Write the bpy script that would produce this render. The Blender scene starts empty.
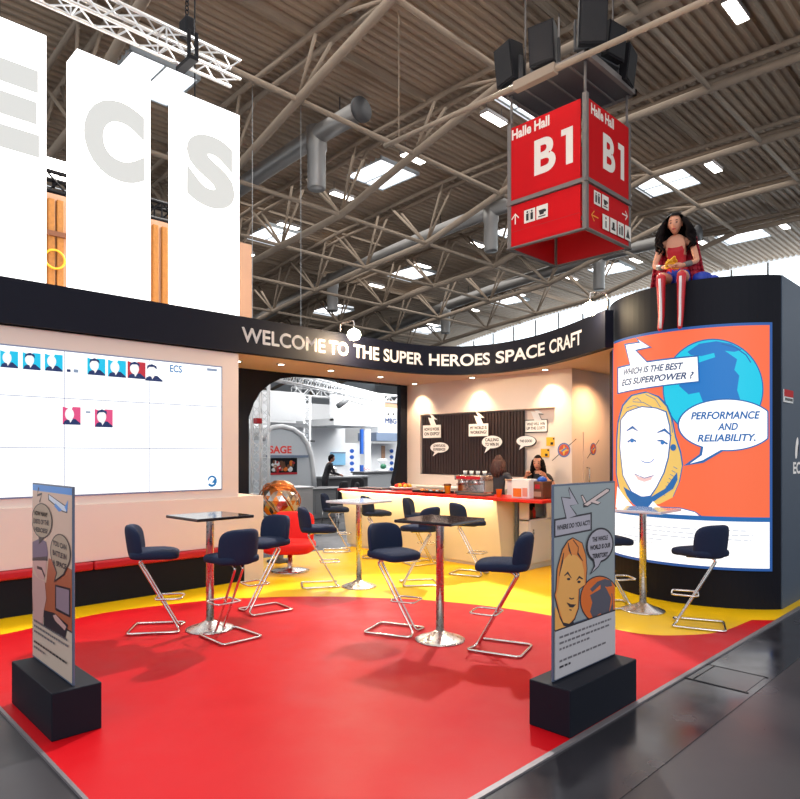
import bpy, bmesh, math, random
from mathutils import Vector, Matrix
random.seed(7)
PI = math.pi
sc = bpy.context.scene
COL = sc.collection
# ---------------------------------------------------------------- camera model (used to measure the photograph)
FPX, PX, HY, CZ = 650.0, 400.0, 454.0, 1.70
FW = (0.7017, 0.7126); RT = (0.7126, -0.7017)

def ray(px, py):
    a = (px - PX) / FPX; b = (HY - py) / FPX
    return Vector((FW[0] + a * RT[0], FW[1] + a * RT[1], b))
def on_z(px, py, z=0.0):
    r = ray(px, py); t = (z - CZ) / r.z
    return Vector((r.x * t, r.y * t, z))
def on_y(px, py, Y):
    r = ray(px, py); t = Y / r.y
    return Vector((r.x * t, Y, CZ + r.z * t))
def on_x(px, py, X):
    r = ray(px, py); t = X / r.x
    return Vector((X, r.y * t, CZ + r.z * t))

# ---------------------------------------------------------------- materials
def mat(name, col, rough=0.5, metal=0.0, emit=0.0, noise=0.0, nscale=20.0, bump=0.0, bscale=60.0,
        rvar=0.0, spec=0.5, trans=0.0, alpha=1.0, ecol=None, coat=0.0):
    m = bpy.data.materials.new(name); m.use_nodes = True
    nt = m.node_tree; b = nt.nodes['Principled BSDF']
    c = (col[0], col[1], col[2], 1)
    b.inputs['Base Color'].default_value = c
    b.inputs['Roughness'].default_value = rough
    b.inputs['Metallic'].default_value = metal
    b.inputs['Specular IOR Level'].default_value = spec
    if coat: b.inputs['Coat Weight'].default_value = coat
    if trans: b.inputs['Transmission Weight'].default_value = trans
    if alpha < 1: b.inputs['Alpha'].default_value = alpha
    if emit:
        e = ecol or col
        b.inputs['Emission Color'].default_value = (e[0], e[1], e[2], 1)
        b.inputs['Emission Strength'].default_value = emit
    tc = nt.nodes.new('ShaderNodeTexCoord')
    nz = nt.nodes.new('ShaderNodeTexNoise'); nz.inputs['Scale'].default_value = nscale
    nz.inputs['Detail'].default_value = 4
    nt.links.new(tc.outputs['Object'], nz.inputs['Vector'])
    if noise:
        mx = nt.nodes.new('ShaderNodeMix'); mx.data_type = 'RGBA'
        mx.inputs['A'].default_value = tuple(max(0, v * (1 - noise)) for v in col) + (1,)
        mx.inputs['B'].default_value = tuple(min(1, v * (1 + noise)) for v in col) + (1,)
        nt.links.new(nz.outputs['Fac'], mx.inputs['Factor'])
        nt.links.new(mx.outputs['Result'], b.inputs['Base Color'])
    if rvar:
        mr = nt.nodes.new('ShaderNodeMapRange')
        mr.inputs['From Min'].default_value = .3; mr.inputs['From Max'].default_value = .7
        mr.inputs['To Min'].default_value = max(0.02, rough - rvar); mr.inputs['To Max'].default_value = min(1, rough + rvar)
        nt.links.new(nz.outputs['Fac'], mr.inputs['Value']); nt.links.new(mr.outputs['Result'], b.inputs['Roughness'])
    if bump:
        n2 = nt.nodes.new('ShaderNodeTexNoise'); n2.inputs['Scale'].default_value = bscale
        nt.links.new(tc.outputs['Object'], n2.inputs['Vector'])
        bp = nt.nodes.new('ShaderNodeBump'); bp.inputs['Strength'].default_value = bump
        bp.inputs['Distance'].default_value = 0.01
        nt.links.new(n2.outputs['Fac'], bp.inputs['Height']); nt.links.new(bp.outputs['Normal'], b.inputs['Normal'])
    return m

def srgb(r, g, b):
    f = lambda v: (v / 255 / 12.92) if v / 255 <= .04045 else ((v / 255 + .055) / 1.055) ** 2.4
    return (f(r), f(g), f(b))

M = {}
M['chrome'] = mat('chrome', (.75, .72, .70), .16, 1.0, rvar=.06)
M['steel'] = mat('brushed_steel', (.62, .58, .55), .28, 1.0, rvar=.08)
M['alu'] = mat('aluminium', (.85, .85, .85), .35, 0.6, noise=.05)
M['navy'] = mat('navy_fabric', srgb(27, 39, 66), .85, noise=.25, nscale=300, bump=.4, bscale=400, spec=.3)
M['navybase'] = mat('navy_laminate', srgb(14, 18, 30), .6, noise=.1, nscale=8, spec=.22)
M['fascia'] = mat('midnight_blue_cladding', srgb(13, 16, 32), .6, noise=.1, nscale=6, spec=.2)
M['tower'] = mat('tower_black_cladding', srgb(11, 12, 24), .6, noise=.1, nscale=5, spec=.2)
M['towerside'] = mat('tower_cladding_lit_side', srgb(62, 76, 94), .55, noise=.06, nscale=5, spec=.5)  # same cladding as the front; hall light on the side put into its colour
M['black'] = mat('black_satin', (.008, .008, .011), .5, noise=.2, nscale=10, spec=.2)
M['blackmat'] = mat('black_matte', (.01, .01, .013), .8, noise=.2, nscale=30)
M['tabletop'] = mat('table_top_dark', srgb(38, 28, 30), .13, noise=.2, nscale=12, rvar=.04, coat=.15)
M['white'] = mat('white_paint', (.80, .77, .74), .5, noise=.02, nscale=4)
M['cream'] = mat('cream_paint', (.84, .70, .62), .55, noise=.02, nscale=3)
M['creambar'] = mat('cream_bar_front', (.88, .74, .52), .5, noise=.03, nscale=3)
M['soffit'] = mat('tan_soffit', srgb(236, 212, 194), .6, noise=.03, nscale=3)
M['tan'] = mat('tan_board', srgb(190, 148, 120), .65, noise=.06, nscale=5)
M['gold'] = mat('golden_timber', srgb(164, 108, 40), .5, noise=.35, nscale=30)
M['brown'] = mat('brown_timber', srgb(110, 66, 40), .6, noise=.25, nscale=20)
M['redcush'] = mat('red_vinyl', srgb(190, 20, 34), .45, noise=.08, nscale=20)
M['redchair'] = mat('red_wool', srgb(226, 16, 20), .8, noise=.1, nscale=200, bump=.3, bscale=300)
M['redtop'] = mat('red_laminate', srgb(222, 40, 24), .3, noise=.04, nscale=10)
M['signred'] = mat('sign_red', srgb(196, 6, 18), .55, noise=.03, nscale=3, spec=.15)
M['signredin'] = mat('sign_red_inner', srgb(190, 8, 18), .55, noise=.03, nscale=3)
M['greysteel'] = mat('grey_painted_steel', srgb(112, 106, 104), .5, noise=.08, nscale=3, spec=.4)
M['truss'] = mat('beige_painted_steel', srgb(158, 142, 126), .7, noise=.15, nscale=1.5, spec=.2)
M['duct'] = mat('galvanised_duct', (.34, .33, .32), .42, .7, noise=.1, nscale=2, rvar=.1)
M['darkgrey'] = mat('dark_grey_plastic', (.06, .06, .065), .5, noise=.1)
M['midgrey'] = mat('mid_grey_panel', (.22, .23, .24), .5, noise=.05)
M['lightgrey'] = mat('light_grey_panel', (.55, .56, .57), .5, noise=.05)
M['silver'] = mat('silver_booth', (.62, .64, .66), .35, .5, noise=.05)
M['lampon'] = mat('lamp_lit', (1, .98, .92), .5, emit=14)
M['tubeon'] = mat('tube_lit', (1, .96, .88), .5, emit=9)
M['spoton'] = mat('spot_lit', (1, .80, .50), .5, emit=90)
M['downon'] = mat('downlight_lit', (1, .88, .66), .5, emit=12)
M['towerlit'] = mat('backlit_fabric', (1, 1, .99), .6, emit=1.6, ecol=(1, .99, .97))
M['letterlit'] = mat('backlit_fabric_grey', (.18, .19, .18), .6, emit=.60, ecol=(1, 1, .97))
M['screen'] = mat('screen_white', (.05, .05, .05), .3, emit=1.25, ecol=(.98, 1.0, 1.0))
M['screenseam'] = mat('screen_bezel', srgb(110, 130, 160), .4, emit=.25, ecol=srgb(120, 150, 190))
M['screenedge'] = mat('screen_edge', srgb(130, 140, 175), .4)
M['skin'] = mat('skin', srgb(214, 150, 120), .55, noise=.05, nscale=40, bump=.05, bscale=200)
M['skin2'] = mat('skin_tan', srgb(190, 130, 105), .55, noise=.05, nscale=40)
M['hairblack'] = mat('dark_hair', srgb(16, 9, 10), .8, spec=.12)
M['hairbrown'] = mat('brown_hair', srgb(74, 40, 32), .5, noise=.35, nscale=60, bump=.8, bscale=60)
M['redcloth'] = mat('red_stretch_cloth', srgb(190, 16, 32), .4, noise=.1, nscale=60)
M['cape'] = mat('red_cape_cloth', srgb(160, 14, 40), .6, noise=.2, nscale=20)
M['bluecloth'] = mat('blue_cloth', srgb(30, 60, 170), .5, noise=.2, nscale=60)
M['whitecloth'] = mat('white_cloth', srgb(230, 225, 225), .6, noise=.05, nscale=60)
M['greytee'] = mat('charcoal_jersey', srgb(62, 64, 72), .85, noise=.1, nscale=60)
M['blackcloth'] = mat('black_cloth', srgb(26, 26, 32), .8, noise=.2, nscale=60)
M['yellow'] = mat('yellow_gold', srgb(240, 180, 40), .4, noise=.1, nscale=40)
M['orange'] = mat('orange_card', srgb(236, 120, 30), .5, noise=.1, nscale=40)
M['bluepl'] = mat('blue_plastic', srgb(30, 90, 190), .4, noise=.05)
M['slat'] = mat('dark_wood_slats', srgb(44, 26, 24), .5, noise=.35, nscale=14)
M['whiteface'] = mat('white_card', (.85, .84, .83), .6, noise=.02)
M['glass'] = mat('clear_glass', (.9, .95, .95), .05, spec=.5, alpha=.18)

def flat(name, rgb, emit=0.0, rough=.5):
    key = 'a_' + name
    if key not in M: c = srgb(*rgb); M[key] = mat(name, c if emit < .2 else tuple(q * .18 for q in c), rough, emit=emit, ecol=c, noise=.02, nscale=30)
    return M[key]

# ---------------------------------------------------------------- mesh builder
class MB:
    def __init__(s): s.v = []; s.f = []; s.m = []; s.sm = []; s.mats = []
    def mi(s, m):
        if m not in s.mats: s.mats.append(m)
        return s.mats.index(m)
    def add(s, vs, fs, m, smooth=False):
        o = len(s.v); s.v += [Vector(p) for p in vs]; k = s.mi(m)
        for f in fs: s.f.append(tuple(i + o for i in f)); s.m.append(k); s.sm.append(smooth)
    def box(s, x0, x1, y0, y1, z0, z1, m):
        vs = [(x, y, z) for x in (x0, x1) for y in (y0, y1) for z in (z0, z1)]
        s.add(vs, [(0, 1, 3, 2), (4, 6, 7, 5), (0, 4, 5, 1), (2, 3, 7, 6), (0, 2, 6, 4), (1, 5, 7, 3)], m)
    def rbox(s, x0, x1, y0, y1, z0, z1, m, r=.01, seg=2):
        bm = bmesh.new(); bmesh.ops.create_cube(bm, size=1)
        for v in bm.verts: v.co = Vector(((x0 + x1) / 2 + v.co.x * (x1 - x0), (y0 + y1) / 2 + v.co.y * (y1 - y0), (z0 + z1) / 2 + v.co.z * (z1 - z0)))
        bmesh.ops.bevel(bm, geom=bm.edges[:], offset=r, segments=seg, affect='EDGES', profile=.5)
        s.bm(bm, m, False)
    def bm(s, bm, m, smooth=False):
        bm.verts.ensure_lookup_table(); bm.verts.index_update()
        s.add([v.co.copy() for v in bm.verts], [tuple(v.index for v in f.verts) for f in bm.faces], m, smooth); bm.free()
    def prism(s, poly, z0, z1, m):                      # poly of (x, y)
        n = len(poly)
        s.add([(x, y, z0) for x, y in poly] + [(x, y, z1) for x, y in poly],
              [tuple(range(n - 1, -1, -1)), tuple(range(n, 2 * n))] + [(i, (i + 1) % n, n + (i + 1) % n, n + i) for i in range(n)], m)
    def prism_y(s, poly, y0, y1, m):                    # poly of (x, z)
        n = len(poly)
        s.add([(x, y0, z) for x, z in poly] + [(x, y1, z) for x, z in poly],
              [tuple(range(n)), tuple(range(2 * n - 1, n - 1, -1))] + [(i, n + i, n + (i + 1) % n, (i + 1) % n) for i in range(n)], m)
    def tube(s, pts, r, m, seg=8, closed=False, caps=True):
        pts = [Vector(p) for p in pts]; n = len(pts); rs = r if isinstance(r, (list, tuple)) else [r] * n
        vs = []; fs = []; up = None
        for i, p in enumerate(pts):
            a = pts[i - 1] if (i > 0 or closed) else p; b = pts[(i + 1) % n] if (i < n - 1 or closed) else p
            t = (b - a)
            t = t.normalized() if t.length > 1e-9 else Vector((0, 0, 1))
            if up is None: up = Vector((0, 0, 1)) if abs(t.z) < .9 else Vector((1, 0, 0))
            u = (up - t * up.dot(t)); u = u.normalized() if u.length > 1e-6 else t.orthogonal().normalized()
            w = t.cross(u); up = u
            for k in range(seg):
                an = 2 * PI * k / seg
                vs.append(p + (u * math.cos(an) + w * math.sin(an)) * rs[i])
        for i in range(n if closed else n - 1):
            for k in range(seg):
                a = i * seg; b = ((i + 1) % n) * seg
                fs.append((a + k, a + (k + 1) % seg, b + (k + 1) % seg, b + k))
        if caps and not closed:
            fs.append(tuple(range(seg - 1, -1, -1))); fs.append(tuple(range((n - 1) * seg, n * seg)))
        s.add(vs, fs, m, seg > 5)
    def lathe(s, prof, cx, cy, m, seg=24, smooth=True):  # prof (r, z) bottom to top
        vs = []; fs = []; n = len(prof)
        for r, z in prof:
            for k in range(seg):
                a = 2 * PI * k / seg; vs.append((cx + r * math.cos(a), cy + r * math.sin(a), z))
        for i in range(n - 1):
            for k in range(seg): fs.append((i * seg + k, i * seg + (k + 1) % seg, (i + 1) * seg + (k + 1) % seg, (i + 1) * seg + k))
        fs.append(tuple(range(seg - 1, -1, -1))); fs.append(tuple(range((n - 1) * seg, n * seg)))
        s.add(vs, fs, m, smooth)
    def superell(s, c, a, m, e1=.5, e2=.5, nu=24, nv=14, mtx=None):
        sp = lambda t, e: math.copysign(abs(t) ** e, t)
        vs = []; fs = []
        for j in range(1, nv):
            ph = -PI / 2 + PI * j / nv
            for i in range(nu):
                th = 2 * PI * i / nu
                p = Vector((a[0] * sp(math.cos(ph), e1) * sp(math.cos(th), e2), a[1] * sp(math.cos(ph), e1) * sp(math.sin(th), e2), a[2] * sp(math.sin(ph), e1)))
                if mtx: p = mtx @ p
                vs.append(p + Vector(c))
        b = Vector((0, 0, -a[2])); t = Vector((0, 0, a[2]))
        if mtx: b = mtx @ b; t = mtx @ t
        vs += [b + Vector(c), t + Vector(c)]; nb = len(vs) - 2
        for j in range(nv - 2):
            for i in range(nu): fs.append((j * nu + i, j * nu + (i + 1) % nu, (j + 1) * nu + (i + 1) % nu, (j + 1) * nu + i))
        for i in range(nu):
            fs.append((nb, (i + 1) % nu, i)); fs.append((nb + 1, (nv - 2) * nu + i, (nv - 2) * nu + (i + 1) % nu))
        s.add(vs, fs, m, True)
    def build(s, name, parent=None, local=False):
        """world coordinates unless local; a top-level mesh gets its origin at the base of its box"""
        me = bpy.data.meshes.new(name)
        org = Vector((0, 0, 0))
        if not local:
            if parent is not None:
                q = parent
                while q is not None: org += q.location; q = q.parent
            else:
                xs = [v.x for v in s.v]; ys = [v.y for v in s.v]; zs = [v.z for v in s.v]
                org = Vector(((min(xs) + max(xs)) / 2, (min(ys) + max(ys)) / 2, min(zs)))
        me.from_pydata([tuple(v - org) for v in s.v], [], s.f)
        for m in s.mats: me.materials.append(m)
        me.polygons.foreach_set('material_index', s.m); me.polygons.foreach_set('use_smooth', s.sm)
        me.update()
        bm = bmesh.new(); bm.from_mesh(me)
        if not getattr(s, 'keepn', False): bmesh.ops.recalc_face_normals(bm, faces=bm.faces[:])
        bm.to_mesh(me); bm.free()
        o = bpy.data.objects.new(name, me); COL.objects.link(o)
        if parent is not None: o.parent = parent
        elif not local: o.location = org
        return o

def thing(name, label, cat, loc=(0, 0, 0), rz=0.0, group=None):
    o = bpy.data.objects.new(name, None); COL.objects.link(o); o.empty_display_size = .1
    o.location = loc; o.rotation_euler = (0, 0, rz)
    return tag(o, label, cat, group)
def tag(o, label, cat, group=None, kind=None):
    if label: o['label'] = label
    if cat: o['category'] = cat
    if group: o['group'] = group
    if kind: o['kind'] = kind
    return o
def struct(o): o['kind'] = 'structure'; return o
def copy_tree(o, parent=None):
    c = o.copy(); COL.objects.link(c)
    if parent is not None: c.parent = parent
    for ch in list(o.children): copy_tree(ch, c)
    return c

def fillet(pts, r, n=4, closed=False):
    P = [Vector(p) for p in pts]; out = []; L = len(P)
    for i in range(L):
        if not closed and i in (0, L - 1): out.append(P[i]); continue
        a = P[i - 1]; b = P[i]; c = P[(i + 1) % L]
        d1 = (a - b); d2 = (c - b); rr = min(r, d1.length * .49, d2.length * .49)
        p = b + d1.normalized() * rr; q = b + d2.normalized() * rr
        for k in range(n + 1):
            t = k / n; out.append(p * (1 - t) ** 2 + b * 2 * t * (1 - t) + q * t * t)
    return out

# ---------------------------------------------------------------- flat printed art
_tc = {}
def text_geo(s, shear=0.0, bold=0.0, extrude=0.0):
    k = (s, shear, bold)
    if k in _tc: return _tc[k]
    cu = bpy.data.curves.new('t', 'FONT'); cu.body = s; cu.size = 1; cu.shear = shear; cu.offset = bold
    cu.resolution_u = 6; cu.align_x = 'LEFT'
    o = bpy.data.objects.new('t', cu); COL.objects.link(o)
    dg = bpy.context.evaluated_depsgraph_get()
    me = bpy.data.meshes.new_from_object(o.evaluated_get(dg))
    vs = [(v.co.x, v.co.y) for v in me.vertices]; fs = [tuple(p.vertices) for p in me.polygons]
    bpy.data.objects.remove(o); bpy.data.curves.remove(cu); bpy.data.meshes.remove(me)
    _tc[k] = (vs, fs); return vs, fs

class Art:
    """flat artwork in (u, v) metres; every new shape lies a hair above the one before"""
    def __init__(s, step=.0004): s.items = []; s.n = 0; s.step = step; s.clip = None
    def poly(s, pts, m, same=False):
        if not same: s.n += 1
        pts = [Vector((p[0], p[1])) for p in pts]
        s.items.append((pts, [tuple(range(len(pts)))], m, s.n))
    def rect(s, u0, u1, v0, v1, m, same=False): s.poly([(u0, v0), (u1, v0), (u1, v1), (u0, v1)], m, same)
    def ell(s, cu, cv, a, b, m, n=40, rot=0):
        c, d = math.cos(rot), math.sin(rot)
        s.poly([(cu + a * math.cos(t) * c - b * math.sin(t) * d, cv + a * math.cos(t) * d + b * math.sin(t) * c) for t in [2 * PI * i / n for i in range(n)]], m)
    def stroke(s, pts, w, m, closed=False, same=False):
        if not same: s.n += 1
        P = [Vector((p[0], p[1])) for p in pts]; n = len(P); L = []; R = []
        ws = [w[min(i * len(w) // n, len(w) - 1)] for i in range(n)] if isinstance(w, (list, tuple)) else [w] * n
        for i in range(n):
            a = P[i - 1] if (i > 0 or closed) else P[i]; b = P[(i + 1) % n] if (i < n - 1 or closed) else P[i]
            t = (b - a); t = t.normalized() if t.length > 1e-9 else Vector((1, 0)); nn = Vector((-t.y, t.x)) * ws[i] / 2
            L.append(P[i] + nn); R.append(P[i] - nn)
        fs = []
        for i in range(n if closed else n - 1):
            j = (i + 1) % n; fs.append((i, j, n + j, n + i))
        s.items.append((L + R, fs, m, s.n))
    def text(s, t, u0, u1, v0, v1, m, shear=0.0, bold=0.0, slope=0.0):
        if bold > 0 and 'M' in t:
            e = (v1 - v0) * bold * 1.25; s.n += 1
            for du, dv in ((0, 0), (-e, 0), (e, 0), (0, -e), (0, e)): s.n -= 1; s.text(t, u0 + e + du, u1 - e + du, v0 + e + dv, v1 - e + dv, m, shear, 0.0, slope)
            return
        s.n += 1
        vs, fs = text_geo(t, shear, bold)
        if not vs: return
        x0 = min(v[0] for v in vs); x1 = max(v[0] for v in vs); y0 = min(v[1] for v in vs); y1 = max(v[1] for v in vs)
        P = []
        for x, y in vs:
            a = (x - x0) / (x1 - x0); P.append(Vector((u0 + (u1 - u0) * a, v0 + (v1 - v0) * (y - y0) / (y1 - y0) + slope * a)))
        s.items.append((P, fs, m, s.n))
    def into(s, mb, fmap, cut=None):
        """fmap(u, v, h) -> world point"""
        for pts, fs, m, lay in s.items:
            bm = bmesh.new(); vv = [bm.verts.new((p.x, p.y, 0)) for p in pts]
            for f in fs:
                try: bm.faces.new([vv[i] for i in f])
                except ValueError: pass
            bm.normal_update(); bmesh.ops.triangulate(bm, faces=bm.faces[:], ngon_method='EAR_CLIP')
            if s.clip:
                for cu_, sg in ((s.clip[0], -1), (s.clip[1], 1)):
                    bmesh.ops.bisect_plane(bm, geom=bm.verts[:] + bm.edges[:] + bm.faces[:], plane_co=(cu_, 0, 0), plane_no=(sg, 0, 0), clear_outer=True)
                for cu_, sg in ((s.clip[2], -1), (s.clip[3], 1)):
                    bmesh.ops.bisect_plane(bm, geom=bm.verts[:] + bm.edges[:] + bm.faces[:], plane_co=(0, cu_, 0), plane_no=(0, sg, 0), clear_outer=True)
            if cut:
                us = [p.x for p in pts]; u = math.floor(min(us) / cut) * cut
                while u < max(us):
                    bmesh.ops.bisect_plane(bm, geom=bm.verts[:] + bm.edges[:] + bm.faces[:], plane_co=(u, 0, 0), plane_no=(1, 0, 0)); u += cut
            bm.verts.index_update()
            vs = [fmap(v.co.x, v.co.y, lay * s.step) for v in bm.verts]; ff = [tuple(v.index for v in f.verts) for f in bm.faces]
            bm.free(); mb.add(vs, ff, m)

def catmull(pts, n=8):
    P = [Vector(p) for p in pts]; P = [P[0] * 2 - P[1]] + P + [P[-1] * 2 - P[-2]]; out = []
    for i in range(1, len(P) - 2):
        for k in range(n):
            t = k / n
            out.append(.5 * ((2 * P[i]) + (P[i + 1] - P[i - 1]) * t + (2 * P[i - 1] - 5 * P[i] + 4 * P[i + 1] - P[i + 2]) * t * t + (3 * P[i] - P[i - 1] - 3 * P[i + 1] + P[i + 2]) * t ** 3))
    out.append(P[-2]); return out

# ================================================================ CAMERA, WORLD
cd = bpy.data.cameras.new('camera'); cam = bpy.data.objects.new('camera', cd); COL.objects.link(cam)
cam.location = (0, 0, CZ); cam.rotation_euler = (PI / 2, 0, -math.atan2(FW[0], FW[1]))
cd.sensor_width = 36; cd.sensor_fit = 'HORIZONTAL'; cd.lens = FPX / 800 * 36; cd.shift_y = (HY - 399.5) / 800
cd.clip_start = .05; cd.clip_end = 300
sc.camera = cam
w = bpy.data.worlds.new('world'); sc.world = w; w.use_nodes = True
bg = w.node_tree.nodes['Background']; bg.inputs['Color'].default_value = (.90, .95, 1.0, 1); bg.inputs['Strength'].default_value = .95
sc.view_settings.view_transform = 'Standard'; sc.view_settings.look = 'None'; sc.view_settings.gamma = 1; sc.view_settings.exposure = 0.0
try: sc.view_settings.use_curve_mapping = False
except Exception: pass
sc.cycles.max_bounces = 6; sc.cycles.diffuse_bounces = 3; sc.cycles.glossy_bounces = 3; sc.cycles.transparent_max_bounces = 8
sc.cycles.sample_clamp_indirect = 4; sc.cycles.caustics_reflective = False; sc.cycles.caustics_refractive = False
sc.cycles.use_denoising = True

def area(name, loc, sx, sy, power, col=(1, 1, 1), rot=(0, 0, 0)):
    l = bpy.data.lights.new(name, 'AREA'); l.shape = 'RECTANGLE'; l.size = sx; l.size_y = sy; l.energy = power; l.color = col
    o = bpy.data.objects.new(name, l); COL.objects.link(o); o.location = loc; o.rotation_euler = rot; return o
def spot(name, loc, power, col, size=1.6, blend=.8, rad=.04, tgt=None):
    l = bpy.data.lights.new(name, 'SPOT'); l.energy = power; l.color = col; l.spot_size = size; l.spot_blend = blend; l.shadow_soft_size = rad
    o = bpy.data.objects.new(name, l); COL.objects.link(o); o.location = loc
    if tgt is not None: o.rotation_euler = (Vector(tgt) - Vector(loc)).to_track_quat('-Z', 'Y').to_euler()
    return o

# ================================================================ THE HALL
def zr(y): return 13.0 - (.0035 * (y - 11) ** 2 if y > 11 else .0022 * (y - 11) ** 2)
HX, HYY = 42.0, 46.0
def floor_mat():
    m = mat('hall_floor', srgb(52, 50, 54), .34, noise=.25, nscale=.9, rvar=.12, bump=.15, bscale=3, spec=.45)
    return m
b = MB(); b.box(-8, HX, -8, HYY, -.2, 0, floor_mat()); fl = struct(b.build('floor'))
M['strip'] = mat('dark_aisle_vinyl', srgb(42, 41, 46), .2, noise=.35, nscale=2.2, rvar=.1, spec=.5)
M['trench'] = mat('trench_cover', srgb(42, 41, 46), .22, noise=.3, nscale=3)
M['kerb'] = mat('edge_strip', srgb(128, 122, 126), .4, .3, noise=.1)
# corrugated deck, ribs along X, skylight openings left out
M['deck'] = mat('corrugated_deck', srgb(172, 152, 132), .55, noise=.10, nscale=.5, spec=.45)
P_ = .28
SKX = [8.25 + 9.35 * i for i in range(4)]; SKY = [11.5, 18.9, 26.4, 33.8]
def holes(y0, y1):
    h = []
    for yy in SKY:
        if y1 > yy - 1.0 and y0 < yy + 1.0: h = [(x - .98, x + .98) for x in SKX]
    return h
b = MB(); y = -8.0
while y < HYY:
    z0, z1 = zr(y), zr(y + P_); h = holes(y, y + P_); xs = [-2.0] + [q for a in h for q in a] + [HX]
    prof = [(y, z0 + .05), (y + .10, z0 + .05), (y + .14, z0 - .04), (y + .24, z0 - .04), (y + P_, z1 + .05)]
    for k in range(0, len(xs), 2):
        vs = [(xs[k], py, pz) for py, pz in prof] + [(xs[k + 1], py, pz) for py, pz in prof]
        b.add(vs, [(i, i + 1, i + 6, i + 5) for i in range(4)], M['deck'])
    y += P_
struct(b.build('ceiling'))
M['winpane'] = mat('daylit_window_pane', (.9, .95, 1), .4, emit=2.2, ecol=(.86, .95, 1))
# end walls with glazed band under the roof
M['hallwall'] = mat('hall_wall_panel', srgb(186, 190, 196), .6, noise=.04, nscale=.4)
M['mullion'] = mat('white_mullion', srgb(206, 214, 220), .5, noise=.04)
b = MB(); b.box(HX, HX + .3, -8, HYY, 0, 8.2, M['hallwall']); struct(b.build('wall_right'))
b = MB(); b.box(-2, HX, HYY, HYY + .3, 0, zr(HYY) + .3, M['hallwall']); struct(b.build('wall_back'))
k = 0
for i in range(9):
    y0 = -8 + i * 6; y1 = y0 + 6
    fr = MB()
    fr.box(HX, HX + .2, y0, y1, 8.2, 8.4, M['mullion'])
    for q in (0, 2, 4): fr.box(HX, HX + .2, y0 + q - .06, y0 + q + .06, 8.2, zr(y0 + q) - .1, M['mullion'])
    fr.box(HX + .02, HX + .18, y0, y1, 10.1, 10.2, M['mullion'])
    o = struct(fr.build('window_%d' % (i + 1)))
    g = MB(); g.add([(HX + .1, y0, 8.3), (HX + .1, y1, 8.3), (HX + .1, y1, zr(y1) - .05), (HX + .1, y0, zr(y0) - .05)], [(0, 1, 2, 3)], M['winpane']); g.build('glass_pane', o)
M['skypane'] = mat('daylit_opal_pane', (.9, .95, 1), .4, emit=2.4, ecol=(.96, .98, 1))
# skylights
n = 0
for ix, x in enumerate(SKX):
    for iy, yy in enumerate(SKY):
        z = zr(yy)
        lab = 'bright square skylight set in the corrugated hall roof'
        grp = 'skylights in the hall roof'
        if (ix, iy) == (0, 1): lab = 'large bright skylight just above the lit columns with letters C and S'
        elif (ix, iy) == (1, 1): lab = 'bright skylight left of the red hanging sign, between two rows of lit lamps'; 
        elif (ix, iy) == (2, 0): lab = 'bright skylight close beside the right edge of the red hanging sign'
        elif (ix, iy) == (1, 2): lab = 'bright skylight just right of the lit column with the letter S'
        t = thing('skylight', lab, 'skylight', (x, yy, z - .03), 0, grp if lab.startswith('bright square') else None)
        f = MB()
        for a, c, d, e in ((-1.04, -.96, -1.06, 1.06), (.96, 1.04, -1.06, 1.06), (-1.04, 1.04, -1.08, -1.0), (-1.04, 1.04, 1.0, 1.08), (-.03, .03, -1, 1)):
            f.box(a, c, d, e, 0, .16 if abs(a) > .5 else .05, M['mullion'])
        f.build('frame', t, local=True)
        g = MB(); g.box(-.97, .97, -1, 1, .05, .07, M['skypane']); g.build('glass_pane', t, local=True)
# trusses
def off(y):
    return .55 if y < 11.5 else min(2.3, .55 + (y - 11) * .235)
TX = [6.0 + 4.62 * i for i in range(7)]
nodes = [11 + 3.8 * i for i in range(-4, 10)]
for i, x in enumerate(TX):
    lab = ['', 'grey tube roof truss crossing above the lit letter columns at top left', 'grey tube roof truss rising from the column with letter S to the top', 'grey tube roof truss passing just left of the black loudspeaker cluster'][i + 1] if i < 3 else 'grey tube truss spanning beneath the corrugated roof farther back in the hall'
    t = thing('roof_truss', lab, 'roof truss', (x, 11, zr(11) - .6), 0, 'far roof trusses' if i >= 3 else None)
    ys = [-4.2 + 1.9 * k for k in range(27)]; ys = [q for q in ys if q <= 45.5]
    a = MB(); a.tube([(x - .28, q, zr(q) - .22) for q in ys], .085, M['truss'], 8); a.build('top_chord', t)
    a = MB(); a.tube([(x + .28, q, zr(q) - .22) for q in ys], .085, M['truss'], 8); a.build('top_chord', t)
    a = MB(); a.tube([(x, q, zr(q) - off(q)) for q in nodes], .125, M['truss'], 10); a.build('bottom_chord', t)
    for k, q in enumerate(nodes):
        if q < 9: continue
        a = MB(); bz = zr(q) - off(q)
        for sx in (-.28, .28):
            a.tube([(x, q, bz), (x + sx, q + (1.9 if k % 1 == 0 else 0), zr(q + 1.9) - .22)] if q + 1.9 < 45 else [(x, q, bz), (x + sx, q, zr(q) - .22)], .055, M['truss'], 6)
        if q > 12:
            for sx in (-.28, .28): a.tube([(x, q, bz), (x + sx, q - 1.2, zr(q - 1.2) - .22)], .05, M['truss'], 6)
        a.build('strut', t)
for k, q in enumerate(nodes):
    if q < 6 or q > 40: continue
    z = zr(q) - off(q)
    b = MB(); b.tube([(6, q, z), (33.8, q, z)], .075, M['truss'], 8)
    o = b.build('tie_tube'); tag(o, 'long grey tie tube running under the roof from truss to truss', 'tie tube', 'tie tubes under the hall roof')
    if q > 12:
        for x in TX[:8]: pass
# purlins right under the deck along X
for q in (5.3, 9.0, 14.0, 16.7, 21.6, 24.1, 29.0, 31.4, 36.2, 40.0):
    b = MB(); b.box(4, 41.5, q - .05, q + .05, zr(q) - .22, zr(q) - .05, M['truss'])
    tag(b.build('roof_purlin'), 'slim steel purlin tight under the corrugated roof deck', 'purlin', 'purlins under the roof deck')
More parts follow.
